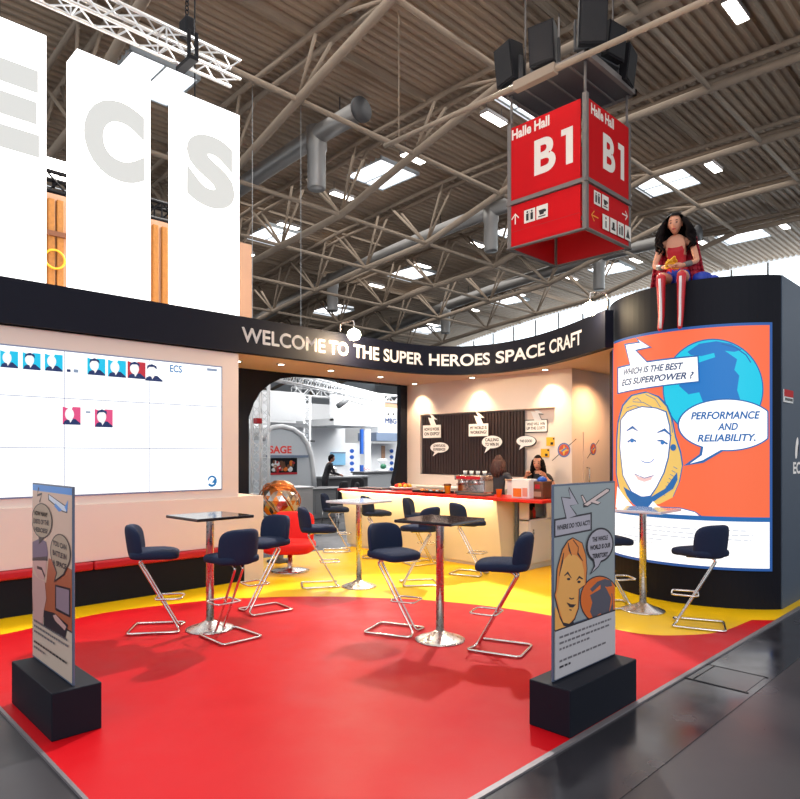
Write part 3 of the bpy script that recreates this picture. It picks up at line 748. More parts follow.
c2 = on_y(593, 449, 5.352); emblem(c2, lambda a, v, q: Vector((c2.x + a, 5.35 - q, c2.z + v)), 'round orange emblem on the side face of the cream wall, by the door handle', None, .10)
# yellow notes
for px, py, lab in ((547.5, 441.5, 'yellow square note with black mark on the wall above the dark haired woman'), (542, 453, 'yellow note just behind the top of the dark haired woman, on the wall')):
    c = on_x(px, py, BX); b = MB(); X = BX + (.094 if c.y > ny0 else -.0)
    b.box(X - .006, X, c.y - .08, c.y + .08, c.z - .07, c.z + .07, M['yellow']); b.box(X - .008, X - .006, c.y - .05, c.y + .0, c.z - .05, c.z - .01, BK); b.box(X - .008, X - .006, c.y - .075, c.y - .045, c.z + .03, c.z + .06, BK)
    tag(b.build('yellow_note'), lab, 'note')

# ---------------------------------------------------------------- bar counter
t = thing('bar_counter', 'long bar counter with glowing cream front and red top', 'bar counter', (7.85, 7.4, 0))
b = MB(); b.prism_y([(7.70, .06), (8.15, .06), (8.15, 1.02), (7.56, 1.02)], 5.7, 9.2, M['creambar']); b.v = [Vector((v.x, v.y, v.z)) for v in b.v]; b.build('front_panel', t)
b = MB(); b.box(7.74, 8.1, 5.74, 9.16, .008, .06, M['cream']); b.build('plinth', t)
b = MB(); b.rbox(7.48, 8.18, 4.88, 9.22, 1.03, 1.075, M['redtop'], .006); b.build('counter_top', t)
M['glow'] = mat('warm_light_strip', (1, .86, .56), .5, emit=7)
b = MB(); b.box(7.515, 7.53, 5.74, 9.18, 1.015, 1.03, M['glow']); b.build('light_strip', t)
b = MB(); b.rbox(7.575, 7.625, 5.345, 5.395, .009, 1.03, M['darkgrey'], .008); b.build('leg', t)
b = MB(); b.rbox(8.08, 8.13, 4.92, 4.97, .009, 1.03, M['darkgrey'], .008); b.build('leg', t)
t = thing('storage_cabinet', 'white cabinet with open dark upper shelf at the right end of the bar', 'cabinet', (8.5, 5.7, 0))
b = MB(); X0, X1, Y0, Y1 = 7.96, 8.72, 5.42, 5.66
for bx in ((X0, X0 + .02, Y0, Y1, .01, 1.0), (X1 - .02, X1, Y0, Y1, .01, 1.0), (X0, X1, Y0, Y1, .98, 1.0), (X0, X1, Y1 - .02, Y1, .01, 1.0), (X0, X1, Y0, Y1, .72, .74), (X0, X1, Y0 + .015, Y1, .01, .1)): b.box(*bx, M['white'])
b.build('carcass', t)
b = MB(); b.box(X0 + .02, X1 - .3, Y1 - .04, Y1 - .02, .74, .98, M['blackmat']); b.box(X0 + .02, X1 - .3, Y0 + .01, Y1 - .04, .74, .745, M['blackmat']); b.build('shelf_lining', t)
b = MB(); b.box(X0 + .02, X1 - .02, Y0 - .016, Y0, .1, .72, M['white']); o = b.build('door', t); h = MB(); h.box(X0 + .08, X0 + .1, Y0 - .03, Y0 - .016, .45, .6, M['steel']); h.build('handle', o)
b = MB(); b.box(X1 - .3, X1 - .02, Y0 - .016, Y0, .74, .98, M['white']); b.build('drawer', t)
for i, (dx, m, hh) in enumerate(((.06, M['redtop'], .12), (.13, M['gold'], .16), (.2, M['brown'], .10), (.27, M['redtop'], .14))):
    b = MB(); b.lathe([(.025, .746), (.028, .75), (.028, .746 + hh * .7), (.012, .746 + hh), (.012, .746 + hh + .02)], X0 + dx, Y0 + .09, m, 10)
    tag(b.build('bottle'), 'small coloured bottle on the dark open shelf of the white cabinet', 'bottle', 'bottles on the open cabinet shelf')
area('bar_front_glow', (7.44, 7.45, 1.0), .05, 3.4, 12, (1, .78, .40), (0, math.radians(-35), 0))
# things on the bar
def onbar(px, X): p = on_x(px, 490, X); return p.y
TZ = 1.075
y = onbar(433, 7.8); t = thing('serving_tray', 'long black serving tray with snacks lying on the red bar top', 'tray', (7.8, y, TZ))
b = MB(); b.rbox(-.14, .14, -.34, .34, 0, .02, M['black'], .008); b.tube(fillet([(-.14, -.34, .02), (.14, -.34, .02), (.14, .34, .02), (-.14, .34, .02)], .04, 3, True), .01, M['black'], 6, True); b.build('tray_plate', t, local=True)
for k in range(14):
    b = MB(); b.superell((random.uniform(-.08, .08), -.28 + k * .043, .035), (.03, .02, .014), M['orange'] if k % 3 else M['whiteface'], .8, .8, 8, 6)
    b.v = [v + Vector((7.8, y, TZ)) for v in b.v]; tag(b.build('canape'), 'tiny snack lying on the black tray on the bar', 'snack', 'snacks on the bar tray')
def tray2(px0, px1, X, lab):
    ya, yb = onbar(px0, X), onbar(px1, X); b = MB(); b.rbox(X - .13, X + .13, min(ya, yb), max(ya, yb), TZ, TZ + .025, M['darkgrey'], .008); b.rbox(X - .11, X + .11, min(ya, yb) + .03, max(ya, yb) - .03, TZ + .022, TZ + .03, M['brown'], .003); tag(b.build('serving_tray'), lab, 'tray')
tray2(363, 387, 7.8, 'flat dark tray at the left end of the red bar top')
tray2(462, 489, 7.72, 'dark flat tray in front of the espresso machine on the bar')
def cup(px, X, m, lab, h=.11, r=.045, band=None):
    y = onbar(px, X); b = MB(); b.lathe([(r * .75, 0), (r, h), (r * 1.06, h + .004), (r * .9, h), (r * .7, .01)], 0, 0, m, 16)
    if band: b.lathe([(r * .9, h), (r * 1.1, h + .01), (r * 1.1, h + .03), (r * .8, h + .035)], 0, 0, band, 16)
    b.v = [v + Vector((X, y, TZ)) for v in b.v]; tag(b.build('cup'), lab, 'cup')
cup(447.5, 7.75, M['yellow'], 'yellow cup with dark lid on the bar, right of the long tray', .12, .055, M['brown'])
cup(499, 7.66, M['orange'], 'small orange cup on the bar in front of the woman in the charcoal top')
# fruit platter
y = onbar(403, 8.0); t = thing('fruit_platter', 'white platter heaped with red and yellow food at the left end of the bar', 'platter', (8.0, y, TZ))
b = MB(); b.lathe([(.12, 0), (.2, .02), (.24, .05), (.22, .055), (.1, .03)], 0, 0, M['whiteface'], 20); b.build('platter_dish', t, local=True)
for k in range(12):
    a = k * 2.4; r = .035 * math.sqrt(k) + .02; b = MB(); b.superell((8.0 + r * math.cos(a), y + r * math.sin(a), TZ + .10 - r * .25), (.035, .035, .033), [M['redtop'], M['yellow'], M['orange']][k % 3], 1, 1, 10, 8)
    tag(b.build('fruit'), 'small red, orange or yellow fruit heaped on the white platter', 'fruit', 'fruits on the white platter')
# back counter behind the bar
t = thing('back_counter', 'low cream counter along the wall behind the bar', 'counter', (8.85, 7.3, 0))
b = MB(); b.box(8.78, 9.05, 6.6, 8.95, .01, 1.08, M['cream']); b.build('carcass', t); b = MB(); b.rbox(8.74, 9.06, 6.58, 8.97, 1.08, 1.11, M['white'], .005); b.build('worktop', t)
# espresso machine
c = on_x(476.5, 480, 8.05); t = thing('espresso_machine', 'silver espresso machine on the bar left of the woman in the charcoal top', 'coffee machine', (8.0, c.y, TZ))
b = MB(); b.rbox(-.1, .14, -.28, .28, .03, .34, M['chrome'], .015); b.rbox(-.16, .1, -.30, .30, .28, .38, M['steel'], .015); b.build('body', t, local=True)
b = MB(); b.rbox(-.18, .0, -.27, .27, .0, .05, M['darkgrey'], .008); b.build('drip_tray', t, local=True)
for yy in (-.14, .14):
    b = MB(); b.lathe([(.035, .19), (.04, .2), (.04, .27), (.03, .28)], -.13, yy, M['chrome'], 14); b.tube([(-.13, yy, .22), (-.27, yy, .20)], .012, M['brown'], 8); b.build('brew_group', t, local=True)
b = MB(); b.box(-.163, -.16, -.25, .25, .30, .36, M['redcush']); b.build('control_strip', t, local=True)
for k in range(4):
    b = MB(); b.lathe([(.025, 0), (.035, .06), (.03, .06), (.02, .01)], 0, 0, M['whiteface'], 12); b.v = [v + Vector((8.0, c.y - .2 + k * .13, TZ + .30)) for v in b.v]
    tag(b.build('coffee_cup'), 'white coffee cup standing on top of the espresso machine', 'cup', 'cups on the espresso machine')
for o_ in t.children: pass
t.scale = (1, .95, .78)
# glass display boxes at the right end
y = onbar(525.5, 7.75); b = MB(); b.rbox(7.62, 7.88, y - .15, y + .15, TZ, TZ + .27, M['whiteface'], .01); b.box(7.617, 7.62, y - .02, y + .12, TZ + .02, TZ + .14, M['orange']); b.box(7.614, 7.617, y - .12, y - .04, TZ + .03, TZ + .15, flat('print_pink', (230, 150, 130)))
tag(b.build('paper_carrier'), 'white carton with orange print standing on the right end of the bar', 'carton')
y = onbar(541, 7.85); t = thing('snack_dispenser', 'brown and clear snack box with blue lid at the right tip of the bar', 'box', (7.85, y, TZ))
b = MB(); b.rbox(-.12, .12, -.11, .11, 0, .24, M['brown'], .01); b.box(-.123, -.12, -.08, .08, .03, .10, M['tan']); b.box(-.123, -.12, -.06, .02, .14, .20, M['redcush']); b.build('box_body', t, local=True)
b = MB(); b.lathe([(.07, .24), (.07, .27), (.04, .30), (.01, .31)], 0, -.02, M['bluepl'], 16); b.build('lid', t, local=True)
# box shelf the women lean on
b = MB(); b.rbox(8.20, 8.50, 5.42, 5.98, 1.01, 1.29, M['white'], .01); b.box(8.22, 8.48, 5.68, 5.96, .01, 1.01, M['white']); b.rbox(8.17, 8.53, 5.39, 6.0, 1.29, 1.31, M['tan'], .004)
tag(b.build('raised_counter'), 'raised pale counter between the two women, behind the carton', 'counter')

# ---------------------------------------------------------------- lit letter columns
for (x0, x1, ch, lab, lz) in ((1.38, 2.215, 'E', 'tall lit white column at the left photo edge with a grey letter E', 0), (2.53, 3.365, 'C', 'tall lit white column with a large grey letter C', 0), (3.757, 4.58, 'S', 'tall lit white column with a large grey letter S', 0)):
    t = thing('light_column', lab, 'lit column', ((x0 + x1) / 2, 7.88, 3.12))
    b = MB(); b.box(x0, x1, 7.72, 8.07, 3.12, 6.24, M['towerlit']); b.build('fabric_cover', t)
    A = Art(.001); A.n = 1; A.text(ch, x0 + .07, x1 - .07, 4.89, 5.82, M['letterlit'], bold=.06)
    P = MB(); A.into(P, lambda u, v, q: Vector((u, 7.72 - q, v))); P.build('letter', t)
# timber backing wall behind the columns
t = thing('timber_backdrop', 'tan wall with golden upright timbers seen between the lit columns', 'backdrop', (2.5, 8.95, 3.12))
b = MB(); b.box(-1.0, 5.50, 8.9, 9.0, 3.12, 4.98, M['tan']); b.build('board', t)
for px in (51, 60, 155, 164):
    c = on_y(px, 250, 8.9); b = MB(); b.rbox(c.x - .05, c.x + .03, 8.84, 8.9, 3.12, 4.9, M['gold'], .01); b.build('upright', t)
c = on_y(56, 236, 8.9); b = MB(); b.box(c.x - .5, c.x + .4, 8.80, 8.84, c.z - .03, c.z + .03, M['brown']); b.build('rail', t)
c = on_y(55, 259, 8.78); b = MB(); b.tube([(c.x + .115 * math.cos(a), 8.788, c.z + .115 * math.sin(a)) for a in [2 * PI * k / 28 for k in range(28)]], .014, M['yellow'], 8, True)
tag(b.build('ring_ornament'), 'thin yellow ring on the timber wall between the E and C columns', 'ring')

def box_truss(name, lab, cat, p0, p1, s, m, rc=.024, rb=.010, group=None, bay=None):
    p0, p1 = Vector(p0), Vector(p1); d = (p1 - p0); L = d.length; d.normalize()
    up = Vector((0, 0, 1)) if abs(d.z) < .9 else Vector((FW[0], FW[1], 0)); u = (up - d * up.dot(d)).normalized(); w_ = d.cross(u)
    t = thing(name, lab, cat, tuple(p0), 0, group)
    cs = [(u * a + w_ * c_) * s / 2 for a, c_ in ((-1, -1), (-1, 1), (1, 1), (1, -1))]
    for c_ in cs: b = MB(); b.tube([p0 + c_, p1 + c_], rc, m, 8); b.build('chord', t)
    n_ = max(2, int(L / (bay or s))); b = MB()
    for i in range(n_):
        a0 = p0 + d * L * i / n_; a1 = p0 + d * L * (i + 1) / n_
        for k in range(4):
            c0, c1 = cs[k], cs[(k + 1) % 4]
            b.tube([a0 + (c0 if i % 2 else c1), a1 + (c1 if i % 2 else c0)], rb, m, 5)
        if i % 4 == 0:
            for k in range(4): b.tube([a0 + cs[k], a0 + cs[(k + 1) % 4]], rb, m, 5)
    b.build('lacing', t); return t
box_truss('lighting_truss', 'bright aluminium lighting truss hanging at the top left above the lit columns', 'truss', (-1.5, 7.55, 6.66), (4.42, 7.55, 6.66), .24, M['alu'], .022, .011)
c = on_y(187, 55, 7.55); t = thing('truss_hoist', 'black hoist clamp with chain holding the lighting truss', 'hoist', (c.x, 7.55, 6.5))
b = MB(); b.rbox(-.06, .06, -.19, .19, -.02, .03, M['black'], .01); b.rbox(-.07, -.03, -.17, -.13, 0, .34, M['black'], .008); b.rbox(.03, .07, -.17, -.13, 0, .34, M['black'], .008); b.rbox(-.06, .06, -.1, .1, .34, .55, M['black'], .02); b.build('clamp', t, local=True)
b = MB(); zc = .55
while zc < 1.5: b.tube([(0, 0, zc), (.018, 0, zc + .02), (.018, 0, zc + .05), (0, 0, zc + .07), (-.018, 0, zc + .05), (-.018, 0, zc + .02)], .008, M['black'], 4, True); zc += .055
b.tube([(0, 0, zc), (0, 0, zr(7.5) - 6.45)], .012, M['black'], 5); b.build('chain', t, local=True)
# black truss with a bright lamp behind the columns
t = box_truss('rigging_truss', 'black rigging truss above the timber wall behind the lit columns', 'truss', (-1, 9.6, 5.35), (5.1, 9.6, 5.35), .26, M['black'], .03, .014)
b = MB()
for x in (-.5, 2.2, 4.9): b.tube([(x, 9.6, 5.45), (x, 9.6, zr(9.6) + .02)], .012, M['black'], 5)
b.build('suspension_cable', t)
c = on_y(56, 172, 9.5); t = thing('flood_lamp', 'bright white flood lamp on the black truss between the E and C columns', 'lamp', (c.x, 9.6, 5.36))
b = MB(); b.rbox(-.3, .3, -.05, .08, .05, .35, M['darkgrey'], .01); b.tube([(0, 0, -.04), (0, 0, .06)], .02, M['black'], 6); b.build('housing', t, local=True)
b = MB(); b.box(-.28, .28, -.06, -.05, .07, .33, M['tubeon']); b.build('lens', t, local=True)

# ---------------------------------------------------------------- spot lamps on the fascia
def arm_lamp(px, py, off_, lab, tgt, pw):
    s = sof(px); p, nn = cat_s(s); p = p + nn * off_
    dep = p.x * FW[0] + p.y * FW[1]; z = CZ + (HY - py) * dep / FPX
    t = thing('arm_spotlight', lab, 'spotlight', (p.x, p.y, 3.52))
    q, _ = cat_s(s); q = q - nn * .06
    b = MB(); b.tube(fillet([(q.x, q.y, 3.50), (q.x, q.y, z + .20), (p.x, p.y, z + .20), (p.x, p.y, z + .06)], .05), .010, M['steel'], 8); b.build('arm', t)
    b = MB(); b.lathe([(.035, z + .07), (.05, z + .06), (.075, z), (.07, z - .005)], p.x, p.y, M['steel'], 16); b.build('lamp_head', t)
    b = MB(); b.superell((p.x, p.y, z - .01), (.10, .10, .085), M['spoton'], 1, 1, 14, 10); b.build('bulb_with_glare', t)  # bulb drawn oversized, its bright shape standing in for the glare around it
    l = bpy.data.lights.new('bulb_glow', 'POINT'); l.energy = pw; l.color = (1, .72, .42); l.shadow_soft_size = .06
    o = bpy.data.objects.new('bulb_glow', l); COL.objects.link(o); o.location = (p.x + nn.x * .08, p.y + nn.y * .08, z - .1)
arm_lamp(343, 334, .26, 'glowing warm spotlight on an arm in front of the words TO THE', None, 160)
arm_lamp(603, 308, .18, 'small spotlight on an arm at the right end of the curved band', None, 8)

# ---------------------------------------------------------------- poster tower
TC = Vector((8.68, 3.12, 0)); TR = 1.25; TH = 3.65
pol = [(TC.x + TR * math.cos(math.radians(a)), TC.y + TR * math.sin(math.radians(a))) for a in range(96, 233, 4)]
t = thing('poster_tower', 'tall dark rounded tower carrying the large lit comic poster', 'tower', (TC.x, TC.y, 0))
ax, ay = pol[-1]
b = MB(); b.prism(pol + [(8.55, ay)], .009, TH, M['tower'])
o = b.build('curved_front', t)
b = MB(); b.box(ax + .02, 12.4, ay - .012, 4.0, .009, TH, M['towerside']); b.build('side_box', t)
# logo and small red sign on the side face
A = Art(.001); A.n = 1; fy = ay - .012
q0 = on_y(793, 474, fy); q1 = on_y(793, 462, fy)
A.text('ECS', q0.x, q0.x + .42, q0.z, q1.z, WL, bold=.03); A.ell(q0.x + .14, q1.z + .16, .055, .13, WL, 24, -.3); A.ell(q0.x + .19, q1.z + .14, .02, .07, M['tower'], 16, -.3)
P = MB(); A.into(P, lambda u, v, q: Vector((u, fy - q, v))); P.build('logo', t)
q0 = on_y(783, 402, fy); q1 = on_y(783, 389, fy)
b = MB(); b.box(q0.x, q0.x + .34, fy - .012, fy - .001, q0.z, q1.z, M['whiteface']); b.box(q0.x, q0.x + .34, fy - .014, fy - .012, (q0.z * .55 + q1.z * .45), q1.z, M['signred'])
for k in range(7): b.box(q0.x + .03 + k * .042, q0.x + .06 + k * .042, fy - .014, fy - .012, q0.z + .02, q0.z + .05, K1)
tag(b.build('stand_number_sign'), 'small red and white sign on the side of the dark tower', 'sign')

# ---------------------------------------------------------------- the big lit poster
PR = TR + .03; TH0 = math.radians(136.0)
def cyl(px, py):
    r = ray(px, py); dx, dy = r.x, r.y; ox, oy = -TC.x, -TC.y
    a = dx * dx + dy * dy; bq = 2 * (ox * dx + oy * dy); c = ox * ox + oy * oy - PR * PR; D = bq * bq - 4 * a * c
    tt = (-bq - math.sqrt(max(D, 0))) / (2 * a)
    x, y = tt * dx - TC.x, tt * dy - TC.y; an = math.atan2(y, x)
    if an < 0: an += 2 * PI
    return ((an - TH0) * PR, CZ + r.z * tt)
def cmap(u, v, h):
    an = TH0 + u / PR; return Vector((TC.x + (PR + h) * math.cos(an), TC.y + (PR + h) * math.sin(an), v))
EB = lambda n, c, e=.9: flat('lit_' + n, c, e)
pb = EB('border_blue', (40, 104, 190), .55); po = EB('orange', (255, 112, 68), .84); pw_ = EB('white', (255, 255, 255), 1.1); pc = EB('cyan', (0, 205, 236), .85)
pd = EB('ocean_blue', (20, 130, 216), .7); pl = EB('line_blue', (30, 120, 200), .6); py_ = EB('hair', (248, 206, 110), .8); pg = EB('faint_grey', (206, 212, 222), .9); pf = EB('face', (255, 250, 248), 1.05); pk = EB('lip', (240, 200, 200), .9)
U1 = math.radians(226.9 - 136.0) * PR
A = Art(.0004); A.n = 2
A.rect(0, U1, .43, 3.125, pb); A.rect(.03, U1 - .03, .46, 3.095, pw_); A.rect(.03, U1 - .03, .97, 3.095, po)
def Q(pts, k=0):
    return [cyl(610 + x / 4.706, (320 if k == 0 else 450) + y / 4.706) for x, y in pts]
gl = [(485 + 237 * math.cos(t_), 325 + 237 * math.sin(t_)) for t_ in [2 * PI * i / 60 for i in range(60)]]
A.poly(Q(gl), pl); A.poly(Q([(485 + (x - 485) * .975, 325 + (y - 325) * .975) for x, y in gl]), pc)
A.poly(Q([(365, 150), (420, 112), (500, 100), (570, 112), (620, 140), (585, 150), (540, 145), (598, 185), (585, 235), (608, 262), (598, 330), (612, 372), (560, 392), (440, 392), (420, 340), (370, 350), (325, 310), (350, 250), (420, 200), (495, 175), (490, 155), (430, 170), (380, 165)]), pd)
A.stroke(Q([(525, 112), (590, 130), (640, 165), (662, 200)]), .012, pl)
hair = [(28, 720), (30, 560), (36, 480), (58, 400), (100, 352), (170, 336), (232, 358), (272, 402), (298, 470), (312, 545), (336, 620), (345, 680), (330, 760), (300, 830), (240, 860), (120, 860), (50, 830)]
A.poly(Q(hair), pl); A.poly(Q([(x + (6 if x < 180 else -6), y + 6) for x, y in hair]), py_)
A.poly(Q([(50, 470), (80, 430), (150, 405), (220, 412), (268, 430), (285, 500), (288, 560), (278, 650), (258, 720), (222, 790), (195, 832), (150, 838), (100, 810), (60, 730), (46, 600)]), pl)
A.poly(Q([(55, 470), (84, 434), (150, 410), (218, 417), (262, 434), (279, 500), (282, 560), (272, 648), (252, 718), (218, 786), (190, 826), (152, 832), (104, 806), (64, 730), (50, 600)]), pf)
for p_ in ([(80, 522), (108, 504), (132, 522)], [(224, 530), (258, 516), (290, 545)]): A.stroke(Q(p_), [.012, .034, .010], pl)
A.stroke(Q([(85, 575), (105, 560), (125, 572)]), .02, pl); A.stroke(Q([(224, 568), (246, 568), (272, 584)]), [.012, .026, .018], pl)
for p_ in ((106, 568), (248, 578)): A.poly(Q([(p_[0] + 9 * math.cos(t_), p_[1] + 9 * math.sin(t_)) for t_ in [2 * PI * i / 12 for i in range(12)]]), pd)
A.stroke(Q([(150, 662), (170, 672), (196, 668), (208, 655)]), .010, pd); A.stroke(Q([(192, 590), (194, 640)]), .006, pg)
A.poly(Q([(115, 722), (140, 738), (165, 742), (205, 730), (195, 752), (165, 762), (135, 752)]), pk); A.stroke(Q([(118, 724), (165, 744), (208, 732)]), .008, pl)
for p_ in ([(110, 378), (130, 366), (150, 384)], [(80, 415), (115, 402), (150, 412)], [(170, 350), (215, 372), (240, 410)], [(250, 375), (288, 440), (296, 530)], [(110, 385), (160, 388), (200, 410)]): A.stroke(Q(p_), .007, pl)
for k in range(8): A.stroke(Q([(300 - k * 7, 690 + k * 18), (318 - k * 8, 700 + k * 18)]), .006, pl)
A.poly(Q([(300 + 14 * math.cos(t_), 600 + 16 * math.sin(t_)) for t_ in [2 * PI * i / 14 for i in range(14)]]), pl)
A.poly(Q([(40, 170), (90, 240), (140, 290), (180, 300), (220, 262), (250, 270), (330, 272), (400, 290), (432, 322), (30, 300)], 1), pw_)
A.poly(Q([(68, 172), (95, 190), (150, 218), (198, 220), (262, 182), (318, 104), (320, 140), (300, 182), (235, 225), (205, 245), (178, 292), (150, 282), (110, 250), (85, 215)], 1), pl)
A.poly(Q([(180, 275), (206, 240), (240, 276)], 1), pw_); A.stroke(Q([(240, 268), (330, 272), (400, 290), (432, 312)], 1), .010, pl)
A.rect(.03, U1 - .035, .965, 1.015, pl)
A.poly(Q([(40, 222), (418, 166), (424, 294), (40, 350)]), pl); A.poly(Q([(100, 215), (72, 112), (138, 103), (122, 80), (202, 130), (132, 146), (186, 200)]), pl)
A.poly(Q([(104, 222), (80, 118), (148, 108), (136, 92), (190, 127), (122, 141), (180, 202)]), pw_); A.poly(Q([(46, 228), (412, 174), (417, 288), (46, 343)]), pw_)
def ptext(art, s, bl, br, tl, m, fn, shear=0.0, bold=.0):
    (u0, v0), (u1, v1), (_, v2) = fn(*bl), fn(*br), fn(*tl)
    art.text(s, u0, u1, v0, v2, m, shear, bold, v1 - v0)
f1 = lambda x, y: cyl(610 + x / 4.706, 320 + y / 4.706)
lt = EB('text_grey_blue', (70, 100, 150), .5)
ptext(A, 'WHICH IS THE BEST', (72, 262), (348, 232), (72, 232), lt, f1, .28, .03)
ptext(A, 'ECS SUPERPOWER ?', (62, 312), (396, 276), (62, 282), lt, f1, .28, .03)
bub = [(min(742, 548 + 228 * math.cos(t_)), 494 + 124 * math.sin(t_)) for t_ in [2 * PI * i / 56 for i in range(56)]]
A.poly(Q(bub), pl); A.poly(Q([(430, 590), (422, 632), (348, 686), (440, 672), (540, 612)]), pl)
A.poly(Q([(min(738, 548 + (x - 548) * .965), 494 + (y - 494) * .95) for x, y in bub]), pw_); A.poly(Q([(442, 585), (434, 636), (378, 676), (436, 660), (530, 606)]), pw_)
ptext(A, 'PERFORMANCE', (383, 470), (702, 466), (383, 434), pl, f1, .22, .03)
ptext(A, 'AND', (506, 520), (600, 518), (506, 486), pl, f1, .22, .03)
ptext(A, 'RELIABILITY.', (413, 574), (682, 570), (413, 540), pl, f1, .22, .03)
for k, (a, c) in enumerate(((.55, 1.75), (.5, 1.82), (.6, 1.8), (.2, .9), (.16, .8))):
    v = .86 - k * .05; x = a
    while x < c: wl = random.uniform(.04, .11); A.rect(x, min(c, x + wl), v, v + .012, pg, True); x += wl + .018
P = MB(); A.into(P, cmap, .05)
nn_ = 24
vs = [cmap(U1 * i / nn_, v, h) for h in (-.028, .0006) for v in (.43, 3.125) for i in range(nn_ + 1)]; q = nn_ + 1
fs = []
for i in range(nn_): fs += [(i, i + 1, q + i + 1, q + i), (2 * q + i, 2 * q + i + 1, 3 * q + i + 1, 3 * q + i), (i, i + 1, 2 * q + i + 1, 2 * q + i), (q + i, q + i + 1, 3 * q + i + 1, 3 * q + i)]
fs += [(0, q, 3 * q, 2 * q), (nn_, q + nn_, 3 * q + nn_, 2 * q + nn_)]
P.add(vs, fs, M['navybase'])
tag(P.build('lit_poster'), 'large curved backlit comic poster of a blonde woman with globe and speech bubbles', 'poster')

# ---------------------------------------------------------------- free-standing displays
def stand_box(name, lab, x0, x1, y0, y1, h):
    t = thing(name, lab, 'display stand', ((x0 + x1) / 2, (y0 + y1) / 2, .012))
    b = MB(); b.rbox(x0, x1, y0, y1, .012, h, M['navybase'], .006, 2); b.build('base_box', t); return t
gb = lambda n, c: flat('board_' + n, c, 0, .35)
# right one
RY = 2.185
t = stand_box('display_stand', 'navy box stand with comic panel of a smiling man, right front of red floor', 3.42, 4.28, 2.035, 2.325, .296)
b = MB(); b.rbox(3.47, 4.265, RY, RY + .014, .297, 1.512, gb('frame', (84, 96, 118)), .003, 1); b.build('panel', t)
def f2(x, y): q = on_y(540 + x / 6.95, 475 + y / 6.95, RY); return (q.x, q.z)
def f3(x, y): q = on_y(540 + x / 6.66, 580 + y / 6.66, RY); return (q.x, q.z)
F2 = lambda p: [f2(*q) for q in p]
F3 = lambda p: [f3(*q) for q in p]
gbg = gb('grey_blue', (152, 160, 164)); gk = gb('black', (40, 34, 44)); gl_ = gb('pale_lilac', (176, 170, 182)); gsk = gb('skin_orange', (240, 172, 92)); ghr = gb('hair_orange', (230, 136, 64)); gor = gb('deep_orange', (226, 110, 40)); gdk = gb('slate', (84, 82, 96)); gwh = gb('white_grey', (196, 192, 196)); gpk = gb('pale_pink', (226, 200, 196)); gtx = gb('text_grey', (110, 106, 112))
A = Art(.0002); A.n = 2; A.clip = (3.482, 4.253, .31, 1.50)
A.rect(3.482, 4.253, .62, 1.50, gbg); A.rect(3.482, 4.253, .31, .61, gwh)
bolt = [(185, 305), (150, 155), (212, 166), (198, 92), (262, 203), (205, 212), (250, 280)]
A.poly(F2([(96, 307), (360, 258), (360, 386), (96, 438)]), gk)
A.stroke(F2(bolt), .022, gk); A.poly(F2(bolt), gl_); A.poly(F2([(106, 318), (349, 272), (349, 376), (106, 424)]), gl_)
ptext(A, 'WHERE DO YOU ACT?', (116, 386), (345, 346), (116, 350), gk, f2, .1, .05)
A.poly(F2([(298, 200), (318, 188), (460, 92), (486, 96), (480, 118), (330, 222), (300, 226)]), gk); A.poly(F2([(304, 206), (320, 194), (460, 98), (478, 102), (474, 114), (328, 214)]), gpk)
A.poly(F2([(280, 140), (296, 136), (325, 188), (304, 200)]), gk); A.poly(F2([(286, 146), (294, 143), (318, 188), (306, 196)]), gpk)
A.poly(F2([(360, 170), (420, 190), (400, 205), (350, 190)]), gpk); A.stroke(F2([(350, 190), (400, 206), (420, 190)]), .006, gk)
def oval(art, fn, cx, cy, rx, ry, m, sk=0.0, n_=36): art.poly([fn(cx + rx * math.cos(a), cy + ry * math.sin(a) + sk * rx * math.cos(a)) for a in [2 * PI * i / n_ for i in range(n_)]], m)
# globe
oval(A, f3, 395, 130, 132, 160, gk); oval(A, f3, 395, 130, 126, 152, gor)
A.poly(F3([(330, 60), (380, 10), (430, -8), (470, 5), (478, 40), (430, 48), (478, 90), (486, 200), (470, 240), (420, 262), (400, 220), (350, 255), (330, 210), (345, 150), (330, 100), (400, 60), (400, 30), (345, 80)]), gdk)
A.poly(F3([(430, 40), (470, 60), (478, 150), (455, 230), (470, 120)]), gor)
# man
oh = [(104, 800), (112, 650), (148, 515), (188, 452), (225, 432), (292, 470), (318, 555), (326, 650), (318, 760)]
oj = [(262, 60), (256, 190), (230, 262), (185, 312), (140, 295), (112, 190), (90, 100)]
A.poly([f2(*q) for q in oh] + [f3(*q) for q in oj], gk)
A.poly([f2(*q) for q in [(110, 800), (118, 652), (154, 520), (192, 458), (225, 439), (287, 474), (312, 556), (320, 650), (312, 760)]] + [f3(*q) for q in [(256, 60), (250, 186), (226, 254), (185, 304), (144, 288), (118, 188), (96, 100)]], ghr)
A.poly([f2(*q) for q in [(120, 800), (140, 660), (160, 590), (200, 548), (250, 560), (285, 600), (300, 660), (306, 760)]] + [f3(*q) for q in [(250, 60), (246, 186), (222, 250), (185, 298), (150, 280), (124, 180), (104, 100)]], gsk)
for p_ in ([(165, 700), (188, 678), (214, 716)], [(250, 732), (268, 708), (294, 722)]): A.stroke(F2(p_), [.008, .016, .006], gk)
for p_ in ((194, 722), (266, 742)): oval(A, f2, p_[0], p_[1], 12, 9, gk, 0, 12)
for p_ in ([(190, 470), (200, 520), (215, 560)], [(225, 450), (262, 500), (258, 545), (292, 596)], [(160, 540), (150, 600), (128, 700)]): A.stroke(F2(p_), [.006, .016, .005], gk)
A.stroke(F3([(190, 118), (205, 126), (222, 120)]), .008, gk); A.poly(F3([(172, 148), (200, 160), (236, 162), (215, 182), (192, 180)]), gk); A.stroke(F3([(190, 196), (205, 200)]), .006, gk)
